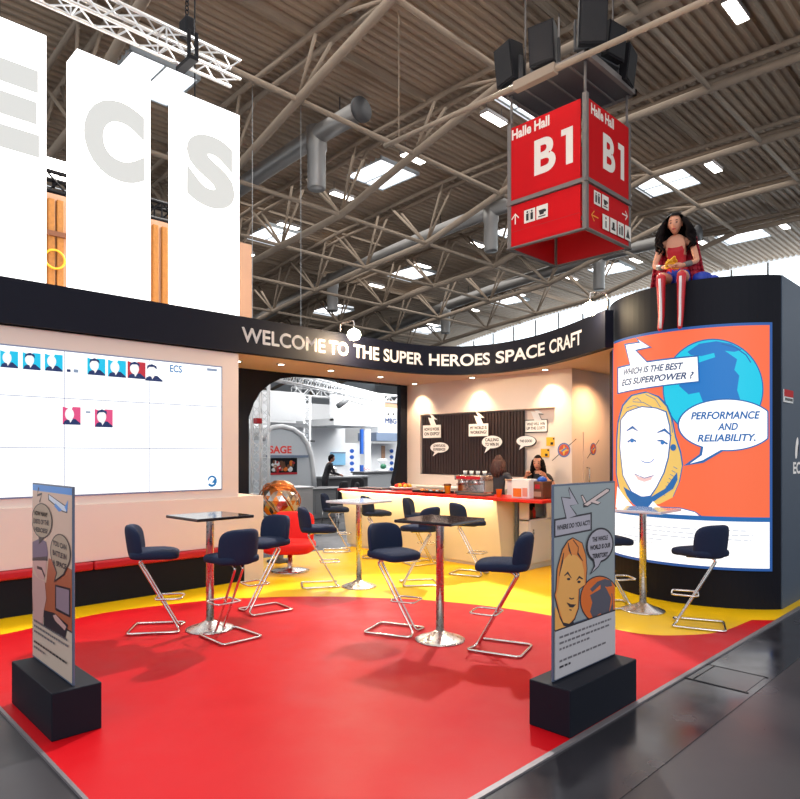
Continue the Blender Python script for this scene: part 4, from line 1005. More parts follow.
A.poly(F3([(76, 390), (78, 190), (100, 180), (125, 235), (150, 290), (190, 312), (222, 296), (236, 330), (150, 365)]), gsk); A.poly(F3([(112, 200), (150, 282), (188, 290), (215, 268), (222, 296), (195, 316), (150, 304), (124, 250)]), gk)
A.rect(3.482, 4.253, .31, .612, gwh); A.rect(3.482, 4.253, .606, .616, gk)
# bubble
oval(A, f2, 410, 486, 95, 121, gk, -.12); A.poly(F2([(362, 585), (370, 630), (338, 694), (400, 640), (425, 590)]), gk)
oval(A, f2, 410, 486, 85, 108, gl_, -.12); A.poly(F2([(368, 580), (376, 632), (350, 678), (396, 634), (418, 590)]), gl_)
for s_, a, c in (('THE WHOLE', 356, 464), ('WORLD IS OUR', 340, 482), ('TERRITORY.', 356, 466)):
    k = ('THE WHOLE', 'WORLD IS OUR', 'TERRITORY.').index(s_); y0 = 466 + k * 58
    ptext(A, s_, (a, y0), (c, y0 - (c - a) * .16), (a, y0 - 34), gk, f2, .1, .05)
for k in range(7):
    if k in (3,): continue
    x0 = 3.53; x1 = [4.19, 4.17, 3.90, 0, 4.12, 3.66, 0][k]
    if not x1: continue
    v = .555 - k * .037; x = x0
    while x < x1: wl = random.uniform(.02, .055); A.rect(x, min(x1, x + wl), v, v + .013, gtx if k < 5 else gk, True); x += wl + .012
P = MB(); A.into(P, lambda u, v, h: Vector((u, RY - h, v))); P.build('printed_sheet', t)
# left one
LX = 1.346
t = stand_box('display_stand', 'navy box stand with narrow pinkish comic panel, left front of the red floor', 1.215, 1.50, 4.14, 4.985, .296)
b = MB(); b.rbox(LX, LX + .014, 4.185, 5.0, .297, 1.502, gb('frame', (84, 96, 118)), .003, 1); b.build('panel', t)
def g2(x, y): q = on_x(25 + x / 6.4, 475 + y / 6.4, LX); return (-q.y, q.z)
def g3(x, y): q = on_x(25 + x / 6.667, 580 + y / 6.667, LX); return (-q.y, q.z)
G2 = lambda p: [g2(*q) for q in p]
G3 = lambda p: [g3(*q) for q in p]
lb = gb('blush', (214, 178, 160)); lo = gb('rust', (176, 92, 62)); lbu = gb('bubble', (170, 148, 128)); lpu = gb('plum', (110, 90, 118)); lpk = gb('pinkface', (206, 158, 152)); lgr = gb('mauve_grey', (150, 124, 138)); lbl = gb('sky_blue', (60, 140, 220)); lpl = gb('plane_white', (214, 220, 236)); ltx = gb('paper', (206, 184, 168))
A = Art(.0002); A.n = 2; ua, ub = -4.99, -4.195; A.clip = (ua, ub, .31, 1.492)
A.rect(ua, ub, .31, 1.492, ltx); A.rect(ua, ub, .615, 1.492, gk); A.rect(ua, ub, .625, 1.492, lb); A.rect(ua, ub, 1.45, 1.492, lbl)
A.poly([(ua, .625), (ub, .625), (ub, 1.0), (ua + .35, 1.02), (ua + .30, .85), (ua, .85)], lo)
A.poly(G2([(150, 120), (275, 205), (272, 245), (240, 235), (150, 160)]), gk); A.poly(G2([(154, 126), (268, 208), (264, 236), (240, 226), (156, 156)]), lpl); A.poly(G2([(255, 205), (278, 160), (272, 240)]), lbl); A.poly(G2([(195, 180), (240, 225), (220, 235), (190, 200)]), lbl)
A.stroke(G2([(90, 80), (80, 130), (110, 120), (95, 175)]), .02, gk)
# man with cap
A.poly(G2([(45, 430), (100, 405), (140, 430), (150, 500), (145, 545), (40, 548)]), lpu); A.poly(G2([(36, 530), (145, 520), (148, 548), (36, 552)]), gk)
A.poly([g2(*q) for q in [(50, 548), (140, 548), (138, 620), (125, 670), (90, 660), (60, 600)]], lpk); A.stroke(G2([(80, 590), (110, 600), (130, 650)]), .02, gk)
A.poly([g2(*q) for q in [(45, 620), (90, 665), (130, 680), (140, 790)]] + [g3(*q) for q in [(130, 200), (120, 310), (60, 275)]], lpk)
A.poly(G3([(205, 30), (305, 55), (305, 250), (205, 200)]), gk); A.poly(G3([(212, 44), (298, 66), (298, 232), (212, 186)]), lgr)
A.poly(G3([(130, 200), (200, 220), (290, 300), (270, 395), (130, 310)]), gk); A.poly(G3([(190, 235), (210, 230), (280, 310), (270, 335), (205, 270)]), lpk)
oval(A, g2, 113, 292, 66, 112, gk, .12); A.poly(G2([(90, 380), (95, 440), (140, 385)]), gk); oval(A, g2, 113, 292, 61, 106, lbu, .12)
oval(A, g2, 232, 495, 66, 118, gk, .2); A.poly(G2([(185, 570), (205, 625), (190, 685), (255, 640), (275, 595)]), gk); oval(A, g2, 232, 495, 61, 111, lbu, .2); A.poly(G2([(195, 570), (212, 625), (200, 670), (250, 632), (268, 590)]), lbu)
for i, s_ in enumerate(('HOW MANY', 'EXISTS OF THE', 'HEROES?')): ptext(A, s_, (66 - (6 if i == 1 else 0), 256 + i * 52), (150 + (8 if i == 1 else 0), 272 + i * 52), (66, 226 + i * 52), gk, g2, 0, .04)
for i, s_ in enumerate(('YOU CAN', 'BATTLE IN', 'A SPACE')): ptext(A, s_, (184, 448 + i * 62), (272, 482 + i * 62), (184, 414 + i * 62), gk, g2, 0, .04)
for k in range(7):
    x0 = ua + .05; x1 = [ub - .06, ub - .05, ub - .30, 0, ub - .08, ua + .3, 0][k]
    if not x1: continue
    v = .555 - k * .036; x = x0
    while x < x1: wl = random.uniform(.02, .055); A.rect(x, min(x1, x + wl), v, v + .013, gtx if k != 4 else gk, True); x += wl + .012
P = MB(); A.into(P, lambda u, v, h: Vector((LX - h, -u, v))); P.build('printed_sheet', t)

# ---------------------------------------------------------------- bar tables and stools
def make_table(lab, x, y, rz, zf, top, grp=None, h=1.10, s=.30):
    t = thing('bar_table', lab, 'table', (x, y, zf), math.radians(rz), grp)
    b = MB(); b.rbox(-s, s, -s, s, h - .028, h, top, .006, 2); b.build('table_top', t, local=True)
    b = MB(); b.lathe([(.037, .07), (.037, h - .03), (.037, h - .028)], 0, 0, M['steel'], 20); b.box(-.12, .12, -.12, .12, h - .036, h - .028, M['darkgrey']); b.build('column', t, local=True)
    b = MB(); b.lathe([(.225, 0), (.228, .008), (.21, .016), (.12, .045), (.06, .075), (.045, .085)], 0, 0, M['steel'], 32); b.build('foot', t, local=True)
    return t
tw = mat('table_top_pale', srgb(214, 216, 224), .12, noise=.03, coat=.6)
g = on_z(440, 641); make_table('square dark bar table in the middle of the red floor', g.x, g.y, 10, .012, M['tabletop'])
g = on_z(210, 630); make_table('square bar table with three stools in front of the video wall', g.x, g.y, 2, .012, M['tabletop'])
g = on_z(359, 587); make_table('square bar table farthest back, on the yellow floor left of the bar', g.x, g.y, 4, .008, tw)
g = on_z(643, 611); make_table('square pale bar table in front of the large lit poster', g.x, g.y, 3, .008, tw)

def make_stool(lab, x, y, rz, zf, sw_=0, grp=None):
    t = thing('bar_stool', lab, 'stool', (x, y, zf), rz, grp)
    b = MB(); b.superell((-.02, 0, .735), (.225, .205, .048), M['navy'], .55, .45, 28, 12)
    for k, v in enumerate(b.v):
        if v.x > .05: b.v[k] = Vector((v.x, v.y, v.z - (v.x - .05) * .10))
    se = b.build('seat', t, local=True); se.rotation_euler = (0, 0, math.radians(sw_))
    b = MB(); b.superell((0, 0, 0), (.045, .198, .163), M['navy'], .55, .6, 30, 16)
    rot = Matrix.Rotation(-.14, 4, 'Y'); nv = []
    for v in b.v:
        q = rot @ v; q += Vector((-.235 + q.y * q.y * 2.3, 0, .852)); nv.append(q)
    b.v = nv; bk = b.build('backrest', t, local=True); bk.rotation_euler = (0, 0, math.radians(sw_))
    zb = .014
    pts = [(.10, .04, .682), (-.12, .04, .682), (-.16, .04, .65), (.20, .035, zb), (.235, .19, zb), (-.235, .20, zb), (-.235, -.20, zb), (.235, -.19, zb), (.20, -.035, zb), (-.16, -.04, .65), (-.12, -.04, .682), (.10, -.04, .682)]
    b = MB(); b.tube(fillet(pts, .045, 4), .0115, M['chrome'], 9); b.rbox(-.14, .11, -.07, .07, .678, .692, M['darkgrey'], .003)
    b.build('cantilever_frame', t, local=True)
    b = MB(); b.tube(fillet([(.0, .13, .31), (.24, .12, .31), (.24, -.12, .31), (.0, -.13, .31)], .05, 4, True), .0095, M['chrome'], 8, True); b.build('footrest', t, local=True)
    return t
ST = [
 ((181, 629.5), (132, 631.5), 8, 'navy stool at the left of the video wall table, facing right'),
 ((218, 633.5), (245, 644), 0, 'navy stool with its back to us in front of the video wall table'),
 ((246, 614.5), (280, 609), 20, 'navy stool behind the right side of the video wall table, left of the red armchair'),
 ((416.5, 635), (374, 630), -28, 'navy stool left of the middle bar table, facing right'),
 ((475.6, 647), (526, 654), 12, 'navy stool right of the middle bar table, facing left'),
 ((337.5, 585.6), (301, 587), 0, 'greyish navy stool left of the farthest bar table, seen side on'),
 ((402, 585), (432, 584), -45, 'navy stool just behind the middle bar table, facing left'),
 ((433, 563), (402, 566), -40, 'navy stool by the bar front seen just above the left corner of the middle table'),
 ((484, 576), (452, 573), 48, 'navy stool by the bar front right behind the middle bar table'),
 ((390, 559), (360, 557), 45, 'navy stool by the bar just right of the farthest bar table'),
 ((350, 551.5), (325, 552), 0, 'navy stool at the left end of the bar, left of the farthest table'),
 ((630, 606), (598, 607), 0, 'navy stool left of the poster tower table, half hidden by the comic panel'),
 ((674, 624), (731, 629.5), -45, 'navy stool right of the poster tower table, facing left'),
]
for (F, R, _, lab) in ST:
    a, c = on_z(*F), on_z(*R); d = (a - c); d.normalize()
    ctr = a - d * .22
    inred = F[1] > 600 and F[0] < 560
    o = make_stool(lab, ctr.x, ctr.y, math.atan2(d.y, d.x), .0125 if inred else .0085, _)

# red swivel armchair
g = on_z(290, 571.5); t = thing('swivel_armchair', 'bright red swivel armchair on a round steel foot behind the stools', 'armchair', (g.x, g.y, .0085), math.radians(-138))
b = MB(); b.superell((.03, 0, .36), (.34, .36, .10), M['redchair'], .6, .5, 32, 14); b.build('seat', t, local=True)
b = MB(); b.superell((-.24, 0, .58), (.08, .30, .26), M['redchair'], .4, .35, 28, 16, Matrix.Rotation(-.25, 4, 'Y')); b.build('backrest', t, local=True)
b = MB(); b.lathe([(.27, 0), (.275, .008), (.2, .02), (.05, .03), (.035, .05), (.035, .28)], 0, 0, M['steel'], 32); b.build('foot', t, local=True)

# geodesic metal ball on a pedestal
c = Vector((5.83, 8.62, .98)); t = thing('ball_sculpture', 'large ball of crumpled copper and silver facets behind the end of the low left wall', 'sculpture', (c.x, c.y, .008))
bm = bmesh.new(); bmesh.ops.create_icosphere(bm, subdivisions=3, radius=.31)
for v in bm.verts: v.co *= 1 + random.uniform(-.07, .05)
M['copper'] = mat('copper_foil', srgb(206, 130, 70), .25, .9, noise=.2, nscale=8)
M['foil'] = mat('silver_foil', srgb(190, 186, 184), .2, .9, noise=.25, nscale=10)
b = MB(); bm.verts.index_update(); vs = [v.co + c for v in bm.verts]
for f in bm.faces:
    cc = f.calc_center_median(); b_m = M['copper'] if (cc.z > .14 and cc.y < .3) or cc.z < -.18 or random.random() < .12 else M['foil']
    b.add([vs[v.index] for v in f.verts], [(0, 1, 2)], b_m)
bm.free(); b.build('faceted_shell', t)
b = MB()
for k in range(3):
    ax_ = Matrix.Rotation(k * 1.05 + .3, 3, 'Z') @ Matrix.Rotation(.9, 3, 'X')
    b.tube([c + ax_ @ Vector((.325 * math.cos(a), .325 * math.sin(a), 0)) for a in [2 * PI * i / 32 for i in range(32)]], .009, M['copper'], 6, True)
b.build('hoop', t)
b = MB(); b.lathe([(.2, .008), (.2, .03), (.06, .05), (.06, .66), (.14, .70)], c.x, c.y, M['darkgrey'], 24); b.build('pedestal', t)

# ================================================================ STANDS ACROSS THE AISLE (seen through the arch)
def pbox(b, x0, x1, y0, y1, Y, dep, m, front=0.0):
    a, c = on_y(x0, (y0 + y1) / 2, Y), on_y(x1, (y0 + y1) / 2, Y); cx = (x0 + x1) / 2
    zt_, zb_ = on_y(cx, y0, Y).z, on_y(cx, y1, Y).z
    b.box(a.x, c.x, Y - front, Y + dep, zb_, zt_, m)
M['bwhite'] = mat('bright_white_panel', (.86, .88, .90), .5, noise=.02)
M['bluem'] = mat('blue_banner', srgb(30, 84, 170), .5, noise=.05)
M['lbluem'] = mat('light_blue_print', srgb(140, 200, 236), .5, noise=.08)
M['bluegrey'] = mat('blue_grey_panel', srgb(120, 136, 160), .5, noise=.05)
# white stand far back
Y = 20.0
t = thing('white_exhibition_stand', 'bright white exhibition stand with blue pictures beyond the arch opening', 'exhibition stand', (17, Y, 0))
b = MB(); b.box(13.8, 18.7, Y + 2.5, Y + 2.62, 0, 2.9, M['bwhite']); b.build('back_wall', t)
b = MB(); pbox(b, 332, 383, 393, 422, Y, .15, M['bwhite'], .1); b.build('header_panel', t)
b = MB(); pbox(b, 332, 376, 419.5, 426, Y, 2.4, M['lightgrey'], .12); b.build('canopy_edge', t)
b = MB(); a = on_y(365, 450, Y); b.box(a.x, a.x + .32, Y, Y + .3, 0, 2.75, M['bwhite']); b.build('column', t)
b = MB(); a = on_y(361, 450, Y - .1); b.box(a.x, a.x + .12, Y - .12, Y - .02, 1.7, 2.7, M['bluem']); b.box(a.x, a.x + .12, Y - .12, Y - .02, .35, 1.25, M['bluem']); b.build('blue_strip', t)
a = on_y(350, 419, Y - .1); b = MB(); b.tube([(a.x, Y - .12, 3.7), (a.x - .06, Y - .12, 3.3), (a.x + .05, Y - .12, 3.1), (a.x - .05, Y - .12, 2.95)], .025, M['lightgrey'], 5); b.build('cable', t)
b = MB(); q0, q1 = on_y(331, 452, Y + 2.45), on_y(345, 465, Y + 2.45); b.box(q0.x, q1.x, Y + 2.42, Y + 2.5, q1.z, q0.z, M['lbluem']); b.box(q0.x, q1.x, Y + 2.41, Y + 2.42, q0.z - .06, q0.z, M['bluegrey']); b.build('picture_panel', t)
for k in range(4):
    q = on_y(352, 451 + k * 6.2, Y + 2.45); b = MB(); A = Art(.002); A.ell(q.x, q.z, .13, .09, M['bluepl'], 20); A.into(b, lambda u, v, h: Vector((u, Y + 2.46 - h, v)))
    b.box(q.x - .06, q.x + .06, Y + 2.459, Y + 2.5, q.z - .06, q.z + .06, M['bluepl']); b.build('blue_disc', t)
b = MB(); q = on_y(366, 468.5, Y - .05); RT_ = flat('red_script', (200, 40, 60)); pts = [(q.x - .26 + k * .05, q.z + .05 * math.sin(k * 1.9) - k * .003) for k in range(11)]
A = Art(.002); A.stroke(pts, .025, RT_); A.into(b, lambda u, v, h: Vector((u, Y - .02 - h, v))); b.build('red_script', t)
# second white stand with blue lettering
Y = 22.0
t = thing('banner_stand', 'white overhead box with small blue logo beside the black arch jamb', 'exhibition stand', (20, Y, 0))
b = MB(); pbox(b, 378, 406, 408, 433, Y, 1.2, M['bwhite']); b.build('overhead_box', t)
b = MB(); pbox(b, 378, 406, 400, 408, Y, 1.6, M['tan'], -.3); b.build('ceiling_board', t)
b = MB(); pbox(b, 375, 404, 433, 441, Y, 1.2, M['bluegrey'], .1); b.build('awning', t)
A = Art(.003); A.n = 1; q0, q1 = on_y(385, 423.5, Y), on_y(396.5, 418.5, Y); A.text('MBG', q0.x, q1.x, q0.z, q1.z, M['bluem'], bold=.04)
q = on_y(401, 415, Y); A.ell(q.x, q.z, .2, .16, M['bluem']); A.ell(q.x - .03, q.z, .1, .08, M['bwhite'])
for k in (388, 393): q = on_y(k, 413.5, Y); A.poly([(q.x - .06, q.z - .08), (q.x + .07, q.z - .08), (q.x + .01, q.z + .09)], K1)
b = MB(); A.into(b, lambda u, v, h: Vector((u, Y - h, v))); b.build('logo', t)
b = MB(); b.box(19.0, 22.6, Y + .9, Y + 1.0, 0, 2.2, M['bwhite']); b.build('back_wall', t)
for k in range(4): q = on_y(391.5, 451 + k * 6, Y + .88); b = MB(); b.superell((q.x, Y + .87, q.z), (.13, .02, .09), M['bluem'], 1, 1, 14, 8); b.build('blue_disc', t)
b = MB(); q = on_y(383, 460, Y + .88); b.box(q.x - .1, q.x + .12, Y + .86, Y + .9, .7, 2.1, M['tan']); b.build('tan_strip', t)
# display counter under it
Y = 19.0
b = MB(); q0, q1 = on_y(364, 478, Y), on_y(400, 478, Y); b.rbox(q0.x, q1.x, Y, Y + .7, .01, .95, M['midgrey'], .02); b.rbox(q0.x - .05, q1.x + .05, Y - .05, Y + .75, .95, 1.0, M['darkgrey'], .01)
tag(b.build('display_counter'), 'grey display counter at the right, below the white overhead box', 'counter')
q = on_y(383, 471, Y + .3); t = thing('model_machine', 'small white and green machine model on the grey display counter', 'model', (q.x, Y + .35, 1.0))
b = MB(); b.lathe([(.22, 0), (.24, .05), (.1, .1), (.09, .3), (.2, .42), (.16, .5)], 0, 0, M['bwhite'], 16); b.build('housing', t, local=True)
b = MB(); b.superell((-.05, -.12, .2), (.13, .1, .1), mat('green_enamel', srgb(40, 110, 80), .4), .8, .8, 14, 8); b.build('motor', t, local=True)
# silver arched booth
Y = 15.2
t = thing('arched_booth', 'silver arched booth with red letters and a picture screen behind the white truss posts', 'exhibition booth', (10.5, Y, 0))
op = [(262, 440), (265, 432), (272, 427.5), (282, 426.5), (292, 429), (301, 435), (307, 444), (311, 456), (313, 470), (314, 487)]
ow = [on_y(px, py, Y) for px, py in op]; poly = [(ow[0].x, .01)] + [(p.x, p.z) for p in ow] + [(ow[-1].x + .05, .01)]
b = MB(); b.prism_y(poly, Y, Y + 1.6, M['silver']); b.build('arched_shell', t)
b = MB(); b.tube([(p.x, Y - .02, p.z) for p in ow], .07, M['bwhite'], 8); b.build('arch_rim', t)
q0, q1 = on_y(270, 475, Y), on_y(296.5, 458, Y); b = MB(); b.box(q0.x, q1.x, Y - .03, Y, q0.z, q1.z, M['black'])
pal = [M['redcush'], M['tan'], M['bwhite'], M['brown'], M['orange']]
for k in range(26):
    x = random.uniform(q0.x + .05, q1.x - .12); z = random.uniform(q0.z + .12, q1.z - .1); b.superell((x, Y - .03, z), (random.uniform(.03, .09), .008, random.uniform(.04, .09)), random.choice(pal), 1, 1, 10, 6)
b.box(q0.x, q1.x, Y - .04, Y - .03, q0.z, q0.z + .06, M['redcush']); b.build('picture_screen', t)
A = Art(.002); A.n = 1; q0, q1 = on_y(269, 453.5, Y), on_y(291.5, 446, Y); A.text('SAGE', q0.x, q1.x, q0.z, q1.z, flat('neon_red', (236, 60, 50), .5), bold=.03)
b = MB(); A.into(b, lambda u, v, h: Vector((u, Y - h, v))); b.build('letters', t)
b = MB(); q0, q1 = on_y(266, 457, Y), on_y(306, 455, Y); b.box(q0.x, q1.x, Y - .12, Y, q0.z - .02, q0.z + .05, M['bluegrey']); b.build('ledge', t)
# low grey units in front
for (px0_, px1_, top_, Y, m, lab) in ((288, 313, 487.5, 13.0, 'lightgrey', 'light grey low cabinet behind the ball sculpture and the red armchair'), (313, 336, 489, 13.6, 'midgrey', 'dark grey low cabinet below the man in black')):
    a, c = on_y(px0_, top_, Y), on_y(px1_, top_, Y); t = thing('low_cabinet', lab, 'cabinet', ((a.x + c.x) / 2, Y, 0))
    b = MB(); b.rbox(a.x, c.x, Y, Y + .6, .01, a.z - .03, M[m], .01); b.build('body', t); b = MB(); b.rbox(a.x - .03, c.x + .03, Y - .03, Y + .63, a.z - .03, a.z, M['bwhite'] if m == 'lightgrey' else M['darkgrey'], .006); b.build('top', t)
    b = MB(); b.box(a.x + .08, c.x - .08, Y - .012, Y, .15, a.z - .14, M[m]); b.build('door', t)
# table with black chairs
Y = 14.6; a = on_y(328, 490, Y); t = thing('round_table', 'dark round table with things on it near the man in black', 'table', (a.x, Y, 0))
b = MB(); b.lathe([(.45, .72), (.46, .74), (.45, .76)], 0, 0, M['darkgrey'], 24); b.build('table_top', t, local=True)
b = MB(); b.lathe([(.22, .01), (.22, .03), (.035, .06), (.035, .72)], 0, 0, M['steel'], 16); b.build('column', t, local=True)
def black_chair(x, y, rz, lab):
    t = thing('office_chair', lab, 'chair', (x, y, .0), rz)
    b = MB(); b.superell((0, 0, .46), (.24, .24, .045), M['blackcloth'], .6, .5, 20, 8); b.build('seat', t, local=True)
    b = MB(); b.superell((-.23, 0, .78), (.04, .22, .26), M['blackcloth'], .5, .5, 20, 10, Matrix.Rotation(-.12, 4, 'Y')); b.build('backrest', t, local=True)
    for sx in (-.2, .2):
        for sy in (-.2, .2): b = MB(); b.tube([(sx, sy, .43), (sx * 1.15, sy * 1.15, .01)], .012, M['chrome'], 6); b.build('leg', t, local=True)
for px, yy, rz, lab in ((322, 13.0, 2.0, 'black chair in front of the dark cabinet, left of the bar end'), (333, 12.2, 2.6, 'black chair nearest the left end of the bar, beyond the arch'), (341, 14.2, 3.4, 'black chair behind the left end of the bar counter')):
    q = on_y(px, 480, yy); black_chair(q.x, yy - .5, rz, lab)
# white trusses
wt = M['alu']
for px, yy, lab in ((256.5, 12.6, 'white upright lattice truss right beside the rounded arch edge'), (264.5, 13.4, 'white upright lattice truss just left of the silver booth'), (307, 17.5, 'white upright lattice truss at the right of the silver booth')):
    q = on_y(px, 450, yy); box_truss('upright_truss', lab, 'truss', (q.x, yy, .01), (q.x, yy, 3.62), .20, M['bwhite'], .02, .010)
q0, q1 = on_y(250, 386, 14.0), on_y(345, 390, 18.6)
box_truss('overhead_truss', 'pale horizontal lattice truss crossing at the top of the arch opening', 'truss', (q0.x, 14.0, 3.78), (16.5, 17.9, 3.78), .26, M['bwhite'], .03, .013)
box_truss('overhead_truss', 'farther pale horizontal lattice truss at the top right of the arch opening', 'truss', (14.5, 20.5, 4.1), (21.5, 20.5, 4.1), .3, M['lightgrey'], .035, .016)
b = MB(); q0, q1 = on_y(250, 410, 17.0), on_y(304, 410, 17.0); b.box(q0.x, q1.x, 17.0, 17.06, 2.75, 3.65, M['bwhite'])
for q in (q0.x + .1, q1.x - .1): b.tube([(q, 17.03, 3.6), (q, 17.03, zr(17) + .03)], .01, M['lightgrey'], 5)
tag(b.build('white_banner'), 'plain white banner hung between the white lattice posts above the silver booth', 'banner')
b = MB(); q0, q1 = on_y(268, 424, 17.5), on_y(305, 424, 17.5); b.box(q0.x, q1.x, 17.4, 17.55, on_y(286, 427, 17.5).z, on_y(286, 423, 17.5).z, M['midgrey']); tag(b.build('lamp_rail'), 'grey lamp rail under the white banner', 'rail')
b = MB(); q = on_y(257, 421, 12.4); b.rbox(q.x - .06, q.x + .07, 12.3, 12.46, q.z - .06, q.z + .06, M['redcush'], .01); tag(b.build('red_clamp'), 'small red clamp box on the leftmost white upright truss', 'clamp box')
b = MB(); q = on_y(307, 441, 17.2); b.box(q.x - .45, q.x + .45, 17.37, 17.42, q.z - .03, q.z + .03, M['darkgrey']); tag(b.build('cross_bar'), 'short dark horizontal bar fixed to the right white upright truss', 'bar')
q = Vector((13.45, 16.3, 3.36)); t = thing('stage_light', 'small dark stage light hanging under the overhead truss above the white header', 'stage light', (q.x, 16.3, q.z))
b = MB(); b.tube([(-.2, 0, -.12), (.15, 0, .1)], .10, M['midgrey'], 12); b.build('can', t, local=True); b = MB(); b.tube([(.05, 0, .1), (.05, 0, 3.66 - q.z)], .02, M['midgrey'], 6); b.tube([(.1, 0, .12), (1.1, .2, .0)], .03, M['lightgrey'], 6); b.build('bracket', t, local=True)
b = MB(); b.box(8, 26, 26, 26.15, 0, 4.2, M['bwhite']); tag(b.build('partition_wall'), 'long plain white partition far behind the stands across the aisle', 'partition')
area('far_stand_light', (15.5, 16.8, 5.2), 7, 5, 850, (1, 1, 1))
area('far_stand_light', (20.5, 18.5, 5.6), 5, 4, 800, (1, 1, 1))

# ================================================================ PEOPLE
def person_body(name, J, edges, radii, parent, colour, head, hand_m, skin, segs=2):
    """J joints, edges between them; one continuous skin; colour(joint pair key)->material index by nearest edge"""
    names = list(J.keys()); idx = {n_: i for i, n_ in enumerate(names)}
    me = bpy.data.meshes.new('tmp'); me.from_pydata([J[n_] for n_ in names], [(idx[a], idx[c]) for a, c in edges], []); me.update()
    o = bpy.data.objects.new('tmp', me); COL.objects.link(o)
    md = o.modifiers.new('s', 'SKIN'); md.use_smooth_shade = True
    for n_ in names:
        sv = me.skin_vertices[0].data[idx[n_]]; r = radii[n_]; sv.radius = r if isinstance(r, tuple) else (r, r); sv.use_root = (n_ == 'pelvis')
    sb = o.modifiers.new('u', 'SUBSURF'); sb.levels = segs; sb.render_levels = segs
    dg = bpy.context.evaluated_depsgraph_get(); m2 = bpy.data.meshes.new_from_object(o.evaluated_get(dg))
    b = MB(); vs = [v.co.copy() for v in m2.vertices]
    E = [(Vector(J[a]), Vector(J[c]), (a, c)) for a, c in edges]
    def near(p):
        best = (9, None)
        for a, c, k in E:
            d = c - a; t_ = max(0, min(1, (p - a).dot(d) / max(d.length_squared, 1e-9))); q = (p - (a + d * t_)).length
            if q < best[0]: best = (q, (k, t_))
        return best[1]
    off_ = 0
    for f in m2.polygons:
        c = sum((vs[i] for i in f.vertices), Vector()) / len(f.vertices)
        b.add([vs[i] for i in f.vertices], [tuple(range(len(f.vertices)))], colour(near(c), c), True)
    bpy.data.objects.remove(o); bpy.data.meshes.remove(me); bpy.data.meshes.remove(m2)
    # head (same mesh)
    hc, R, tilt = head
    bm = bmesh.new(); bmesh.ops.create_uvsphere(bm, u_segments=28, v_segments=20, radius=1)
    for v in bm.verts:
        x, y, z = v.co
        q = Vector((x * .094, y * .074, z * .118))
        if z < 0: q.x *= 1 + .10 * z; q.y *= 1 + .32 * z           # narrowing to the chin
        if z < -.3 and x > .2: q.x += .012 * (-z)
        nx = math.exp(-((y / .16) ** 2 + ((z + .12) / .20) ** 2)) if x > 0 else 0; q.x += .022 * nx   # nose
        ey = math.exp(-(((abs(y) - .42) / .16) ** 2 + ((z - .08) / .10) ** 2)) if x > 0 else 0; q.x -= .008 * ey
        ck = math.exp(-(((abs(y) - .5) / .2) ** 2 + ((z + .25) / .16) ** 2)) if x > 0 else 0; q.x += .004 * ck
        v.co = q * R
    for sy in (-1, 1):
        r_ = bmesh.ops.create_uvsphere(bm, u_segments=10, v_segments=8, radius=1)
        for v in r_['verts']: v.co = Vector((v.co.x * .016 - .008, v.co.y * .008 + sy * .074, v.co.z * .03 - .005)) * R
    for v in bm.verts: v.co = tilt @ v.co + hc
    b.bm(bm, skin, True)
    # hands
    for (w_, dirv, side, curl, pal_up) in hand_m:
        w_ = Vector(w_); d = Vector(dirv).normalized(); n_ = Vector(pal_up).normalized(); s_ = d.cross(n_).normalized() * side
        b.tube([w_ - d * .01, w_ + d * .03, w_ + d * .07, w_ + d * .085], [.022, .030, .032, .022], skin, 10)
        for k, (o_, L) in enumerate(((.027, .070), (.009, .078), (-.009, .073), (-.026, .058))):
            p0 = w_ + d * .075 + s_ * o_; p1 = p0 + d * L * .45; p2 = p1 + (d * math.cos(curl) - n_ * math.sin(curl)) * L * .33; p3 = p2 + (d * math.cos(curl * 1.9) - n_ * math.sin(curl * 1.9)) * L * .25
            b.tube([p0, p1, p2, p3], [.0095, .009, .008, .006], skin, 7)
        p0 = w_ + d * .02 + s_ * .026; p1 = p0 + (d * .6 + s_ * .8).normalized() * .035; p2 = p1 + (d * .9 + s_ * .35 - n_ * .3).normalized() * .03
        b.tube([p0, p1, p2], [.012, .0105, .008], skin, 7)
    body = b.build(name, parent, local=True)
    def facial(name_, m, pts):
        bb = MB()
        for (x, y, z, a, c_, e_) in pts: bb.superell((0, 0, 0), (a, c_, e_), m, 1, 1, 10, 8); k = len(bb.v) - (10 * 7 + 2); 
        return bb
    for nm, m, pts in (('eye', M['a_eye'], [(.0845, .031, .008), (.0845, -.031, .008)]), ('mouth', M['a_lips'], [(.083, 0, -.062)])):
        for (x, y, z) in pts:
            bb = MB(); a = (.006, .013, .007) if nm == 'eye' else (.008, .022, .007); bb.superell((x * R, y * R, z * R), tuple(q * R for q in a), m, 1, 1, 12, 8)
            bb.v = [tilt @ v + hc for v in bb.v]; bb.build(nm, parent, local=True)
    if True:
        for sy in (-1, 1):
            bb = MB(); bb.tube([(.084 * R, sy * .016 * R, .030 * R), (.088 * R, sy * .032 * R, .035 * R), (.078 * R, sy * .047 * R, .030 * R)], [.002, .0035, .002], M['hairblack'], 5); bb.v = [tilt @ v + hc for v in bb.v]; bb.build('eyebrow', parent, local=True)
    return body
flat('eye', (36, 26, 26)); flat('lips', (176, 50, 60))
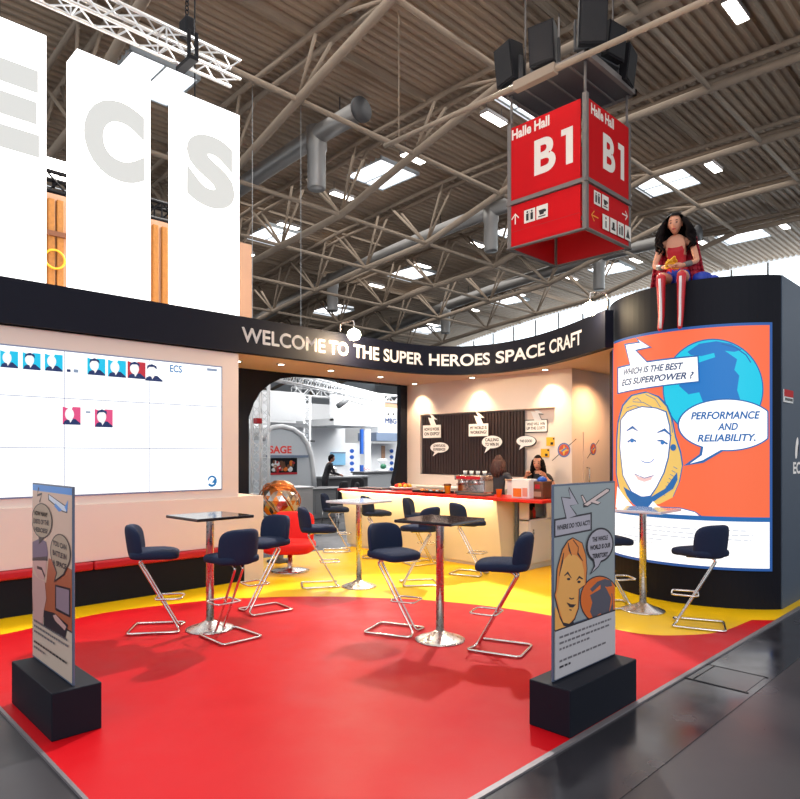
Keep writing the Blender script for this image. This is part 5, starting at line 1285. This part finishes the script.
def hair_strands(parent, hc, tilt, m, length, R=1.0, wave=.02, n_=46, back=.0, cap=True, front=.35, vol=1.0, seed=1):
    rnd = random.Random(seed); b = MB()
    if cap:
        bm = bmesh.new(); bmesh.ops.create_uvsphere(bm, u_segments=28, v_segments=18, radius=1)
        dl = [f for f in bm.faces if (f.calc_center_median().z < -.15 and f.calc_center_median().x > -.2) or (f.calc_center_median().x > front and f.calc_center_median().z < .58)]
        bmesh.ops.delete(bm, geom=dl, context='FACES')
        for v in bm.verts: q = Vector((v.co.x * .106 - .006, v.co.y * .090 * vol, v.co.z * .126 + .006)) * R * (1 + rnd.uniform(-.02, .03)); v.co = tilt @ q + hc
        b.bm(bm, m, True)
    if length > 0:
        for k in range(n_):
            a = math.radians(62 + (236 * k / (n_ - 1)))
            x, y = math.cos(a) * .09 * R, math.sin(a) * .084 * R * vol; L = length * rnd.uniform(.8, 1.08); p = []; ph = rnd.uniform(0, 6)
            for j in range(9):
                t_ = j / 8; w_ = wave * math.sin(ph + t_ * 11) * t_; sp = 1 + .55 * math.sin(t_ * 2.3) * vol
                p.append(tilt @ Vector((x * sp - back * t_ + w_ * .6, y * sp + w_, .05 * R - t_ * L)) + hc)
            b.tube(p, [.020, .024, .025, .025, .024, .022, .019, .014, .005], m, 6)
    return b.build('hair', parent, local=True)
BE = [('pelvis', 'waist'), ('waist', 'chest'), ('chest', 'neck0'), ('neck0', 'neck1')]
for s_ in 'lr':
    BE += [('neck0', 'sh' + s_), ('sh' + s_, 'el' + s_), ('el' + s_, 'wr' + s_), ('pelvis', 'hip' + s_), ('hip' + s_, 'kn' + s_), ('kn' + s_, 'an' + s_), ('an' + s_, 'to' + s_)]
BR = dict(pelvis=(.125, .105), waist=(.105, .085), chest=(.13, .10), neck0=(.075, .06), neck1=.045)
for s_ in 'lr': BR.update({'sh' + s_: .055, 'el' + s_: .037, 'wr' + s_: .024, 'hip' + s_: .088, 'kn' + s_: .056, 'an' + s_: .036, 'to' + s_: .028})

# seated costumed figure on the tower
fwd = math.radians(193)
th0 = math.radians(180.5); sp0 = Vector((TC.x + TR * math.cos(th0), TC.y + TR * math.sin(th0), TH))
t = thing('seated_figure', 'dark haired figure in red costume with cape sitting on the poster tower', 'person', tuple(sp0), fwd)
J = dict(pelvis=(-.30, 0, .115), waist=(-.31, 0, .27), chest=(-.27, 0, .42), neck0=(-.235, 0, .545), neck1=(-.205, 0, .63),
         shl=(-.245, .165, .515), ell=(-.20, .235, .27), wrl=(-.02, .10, .195), shr=(-.245, -.165, .515), elr=(-.20, -.235, .27), wrr=(-.02, -.09, .20),
         hipl=(-.27, .09, .095), knl=(.105, .115, .075), anl=(.115, .105, -.40), tol=(.165, .105, -.56), hipr=(-.27, -.09, .095), knr=(.105, -.105, .075), anr=(.10, -.10, -.40), tor=(.145, -.11, -.56))
Rr = dict(BR); Rr.update(waist=(.098, .075), shl=.045, shr=.045, ell=.033, elr=.033, wrl=.022, wrr=.022, hipl=.082, hipr=.082)
def colf(k, c):
    (a, d), tt = k
    if a[:2] in ('kn', 'an'): return M['redcloth']
    if a[:2] == 'hi': return M['bluecloth'] if tt < .35 else M['skin']
    if a == 'pelvis': return M['bluecloth'] if c.z < .2 else M['redcloth']
    if a == 'waist' or (a == 'chest' and tt < .45): return M['redcloth']
    return M['skin']
tilt = Matrix.Rotation(.16, 3, 'Y'); hc = Vector((-.165, 0, .725))
person_body('body', J, BE, Rr, t, colf, (hc, 1.0, tilt), [((-.02, .10, .195), (.6, -.65, 0), 1, .6, (0, 0, 1)), ((-.02, -.09, .20), (.6, .65, 0), -1, .6, (0, 0, 1))], M['skin'])
hair_strands(t, hc, tilt, M['hairblack'], .36, 1.0, .05, 64, 0, True, .35, 1.3, 3)
for s_, kz in ((-1, (.10, -.10, -.40)), (1, (.115, .105, -.40))):
    b = MB(); b.tube([(.168, kz[1] + s_ * .008, .03), (.158, kz[1] + s_ * .005, -.06), (.150, kz[1], -.2), (kz[0] + .034, kz[1], -.36), (kz[0] + .045, kz[1], -.45), (kz[0] + .062, kz[1], -.53)], .014, M['whitecloth'], 8); b.build('boot_stripe', t, local=True)
for s_ in (-1, 1):      # cape panels hanging from the shoulders behind the arms
    n_ = 9; b = MB()
    for i in range(n_ - 1):
        for j in range(10):
            def P_c(i, j):
                a = i / (n_ - 1); t_ = j / 10
                return Vector((-.33 - .05 * math.sin(a * 9) * t_ + (.06 if a > .6 else 0) * (1 - t_), s_ * (.05 + a * (.17 + .10 * t_)), .58 - t_ * .56))
            b.add([P_c(i, j), P_c(i + 1, j), P_c(i + 1, j + 1), P_c(i, j + 1)], [(0, 1, 2, 3)], M['cape'], True)
    o = b.build('cape_panel', t, local=True); md = o.modifiers.new('s', 'SOLIDIFY'); md.thickness = .008
for s_ in (-1, 1):
    b = MB(); b.tube([(-.125, s_ * .173, .236), (-.045, s_ * .115, .205)], [.034, .029], M['greysteel'], 10); b.build('wristband', t, local=True)
b = MB()
for k in range(5): b.tube([(.03 + .05 * math.cos(a + k) + .012 * k - .02, .075 * math.sin(a) * (1 - .1 * k), .185 + .018 * k + .015 * math.sin(a * 2 + k)) for a in [2 * PI * i / 22 for i in range(22)]], .010, M['yellow'], 6, True)
b.v = [Matrix.Rotation(fwd, 3, 'Z') @ v + sp0 for v in b.v]
tag(b.build('yellow_rope'), 'coiled yellow rope held in the lap of the figure on the tower', 'rope')
b = MB()
for k in range(7):
    a = .9 * k; b.superell((-.30 + .05 * math.cos(a) - .02 * k, -.25 - .02 * k, .08 + .02 * math.sin(a)), (.08, .08, .07), M['bluecloth'], .9, .9, 12, 8)
b.v = [Matrix.Rotation(fwd, 3, 'Z') @ Vector((v.x - .02, -v.y, max(v.z, .0))) + sp0 for v in b.v]
tag(b.build('blue_cloth'), 'bunch of shiny blue cloth lying on the tower beside the seated figure', 'cloth')

def standing(name_lab, loc, rz, top, bottom, skin, hair_m, hair_len, arms, lean=0.0, short=False, Rs=1.0, seed=1, hs=1.0, sleeves=.0, hd=0.0):
    t = thing('person', name_lab, 'person', loc, rz)
    L = lean
    J = dict(pelvis=(0, 0, .93), waist=(L * .25, 0, 1.08), chest=(L * .6, 0, 1.24), neck0=(L * .95, 0, 1.38), neck1=(L * 1.1, 0, 1.46),
             hipl=(0, .09, .90), knl=(.02, .10, .49), anl=(0, .10, .08), tol=(.14, .12, .03), hipr=(0, -.09, .90), knr=(.02, -.10, .49), anr=(0, -.10, .08), tor=(.14, -.12, .03))
    J.update(shl=(L * .92, .17, 1.355), shr=(L * .92, -.17, 1.355)); J.update(arms)
    def cf(k, c):
        (a, d), tt = k
        if a[:2] in ('hi', 'kn'): return bottom
        if a[:2] == 'an': return M['blackcloth']
        if a == 'pelvis': return bottom if c.z < .95 else top
        if a[:2] == 'el': return top if sleeves > 1 and tt < .9 else skin
        if a[:2] == 'sh': return top if (sleeves > 1 or tt < .45) else skin
        if a == 'neck0' and d == 'neck1': return skin
        return top
    hc = Vector((L * 1.2 + .015, 0, 1.565)); tilt = Matrix.Rotation(hd, 3, 'Y')
    hm = [(J['wrl'], Vector(J['wrl']) - Vector(J['ell']), 1, .5, (0, 0, 1)), (J['wrr'], Vector(J['wrr']) - Vector(J['elr']), -1, .5, (0, 0, 1))]
    R2 = {k: (tuple(q * Rs for q in v) if isinstance(v, tuple) else v * Rs) for k, v in BR.items()}
    person_body('body', J, BE, R2, t, cf, (hc, 1.0, tilt), hm, skin)
    hair_strands(t, hc, tilt, hair_m, hair_len, 1.0, .018, 40, .02, True, .3, .84 if hair_len else .98, seed)
    return t
def face_rot(x, y, tx, ty): return math.atan2(ty - y, tx - x)
q = on_x(490, 470, 8.55)
t = standing('woman with long brown hair in a charcoal top seen from behind, standing at the bar', (8.44, 6.33, .008), math.radians(22), M['greytee'], M['blackcloth'], M['skin'], M['hairbrown'], .27,
         dict(ell=(.04, .25, 1.12), wrl=(.20, .24, 1.16), elr=(.02, -.26, 1.12), wrr=(.18, -.30, 1.14)), .03, hs=1, sleeves=0, seed=5)
t.scale = (.98, .98, .99)
t = standing('dark haired woman in a black top behind the raised counter, facing us', (8.82, 5.80, .008), math.radians(200), M['blackcloth'], M['blackcloth'], M['skin'], M['hairblack'], .36,
         dict(ell=(.10, .26, 1.16), wrl=(.30, .16, 1.36), elr=(.12, -.27, 1.16), wrr=(.30, -.14, 1.36)), .08, seed=8, sleeves=0, hd=.1)
t.scale = (.985, .985, .99)
q = on_y(325, 470, 15.9)
t = standing('man in black clothes bending over a counter beyond the arch', (q.x, 15.9, 0), math.radians(-25), M['blackcloth'], M['blackcloth'], M['skin2'], M['hairblack'], 0,
         dict(ell=(.22, .24, 1.12), wrl=(.42, .14, 1.06), elr=(.24, -.22, 1.12), wrr=(.44, -.12, 1.06)), .16, Rs=1.15, sleeves=2, hd=.35, seed=9)
a = on_y(331, 480, 16.1); b = MB(); b.rbox(a.x - .1, a.x + 1.6, 16.15, 16.8, .01, .92, M['darkgrey'], .02); b.rbox(a.x - .15, a.x + 1.65, 16.1, 16.85, .92, .98, M['midgrey'], .01)
tag(b.build('work_counter'), 'dark counter in front of the man in black beyond the arch', 'counter')
b = MB(); b.lathe([(.16, .98), (.2, 1.05), (.12, 1.1), (.14, 1.2), (.05, 1.3)], a.x + .35, 16.45, M['steel'], 16); tag(b.build('metal_device'), 'small round metal device on the dark counter by the man', 'device')
bpy.context.view_layer.update()
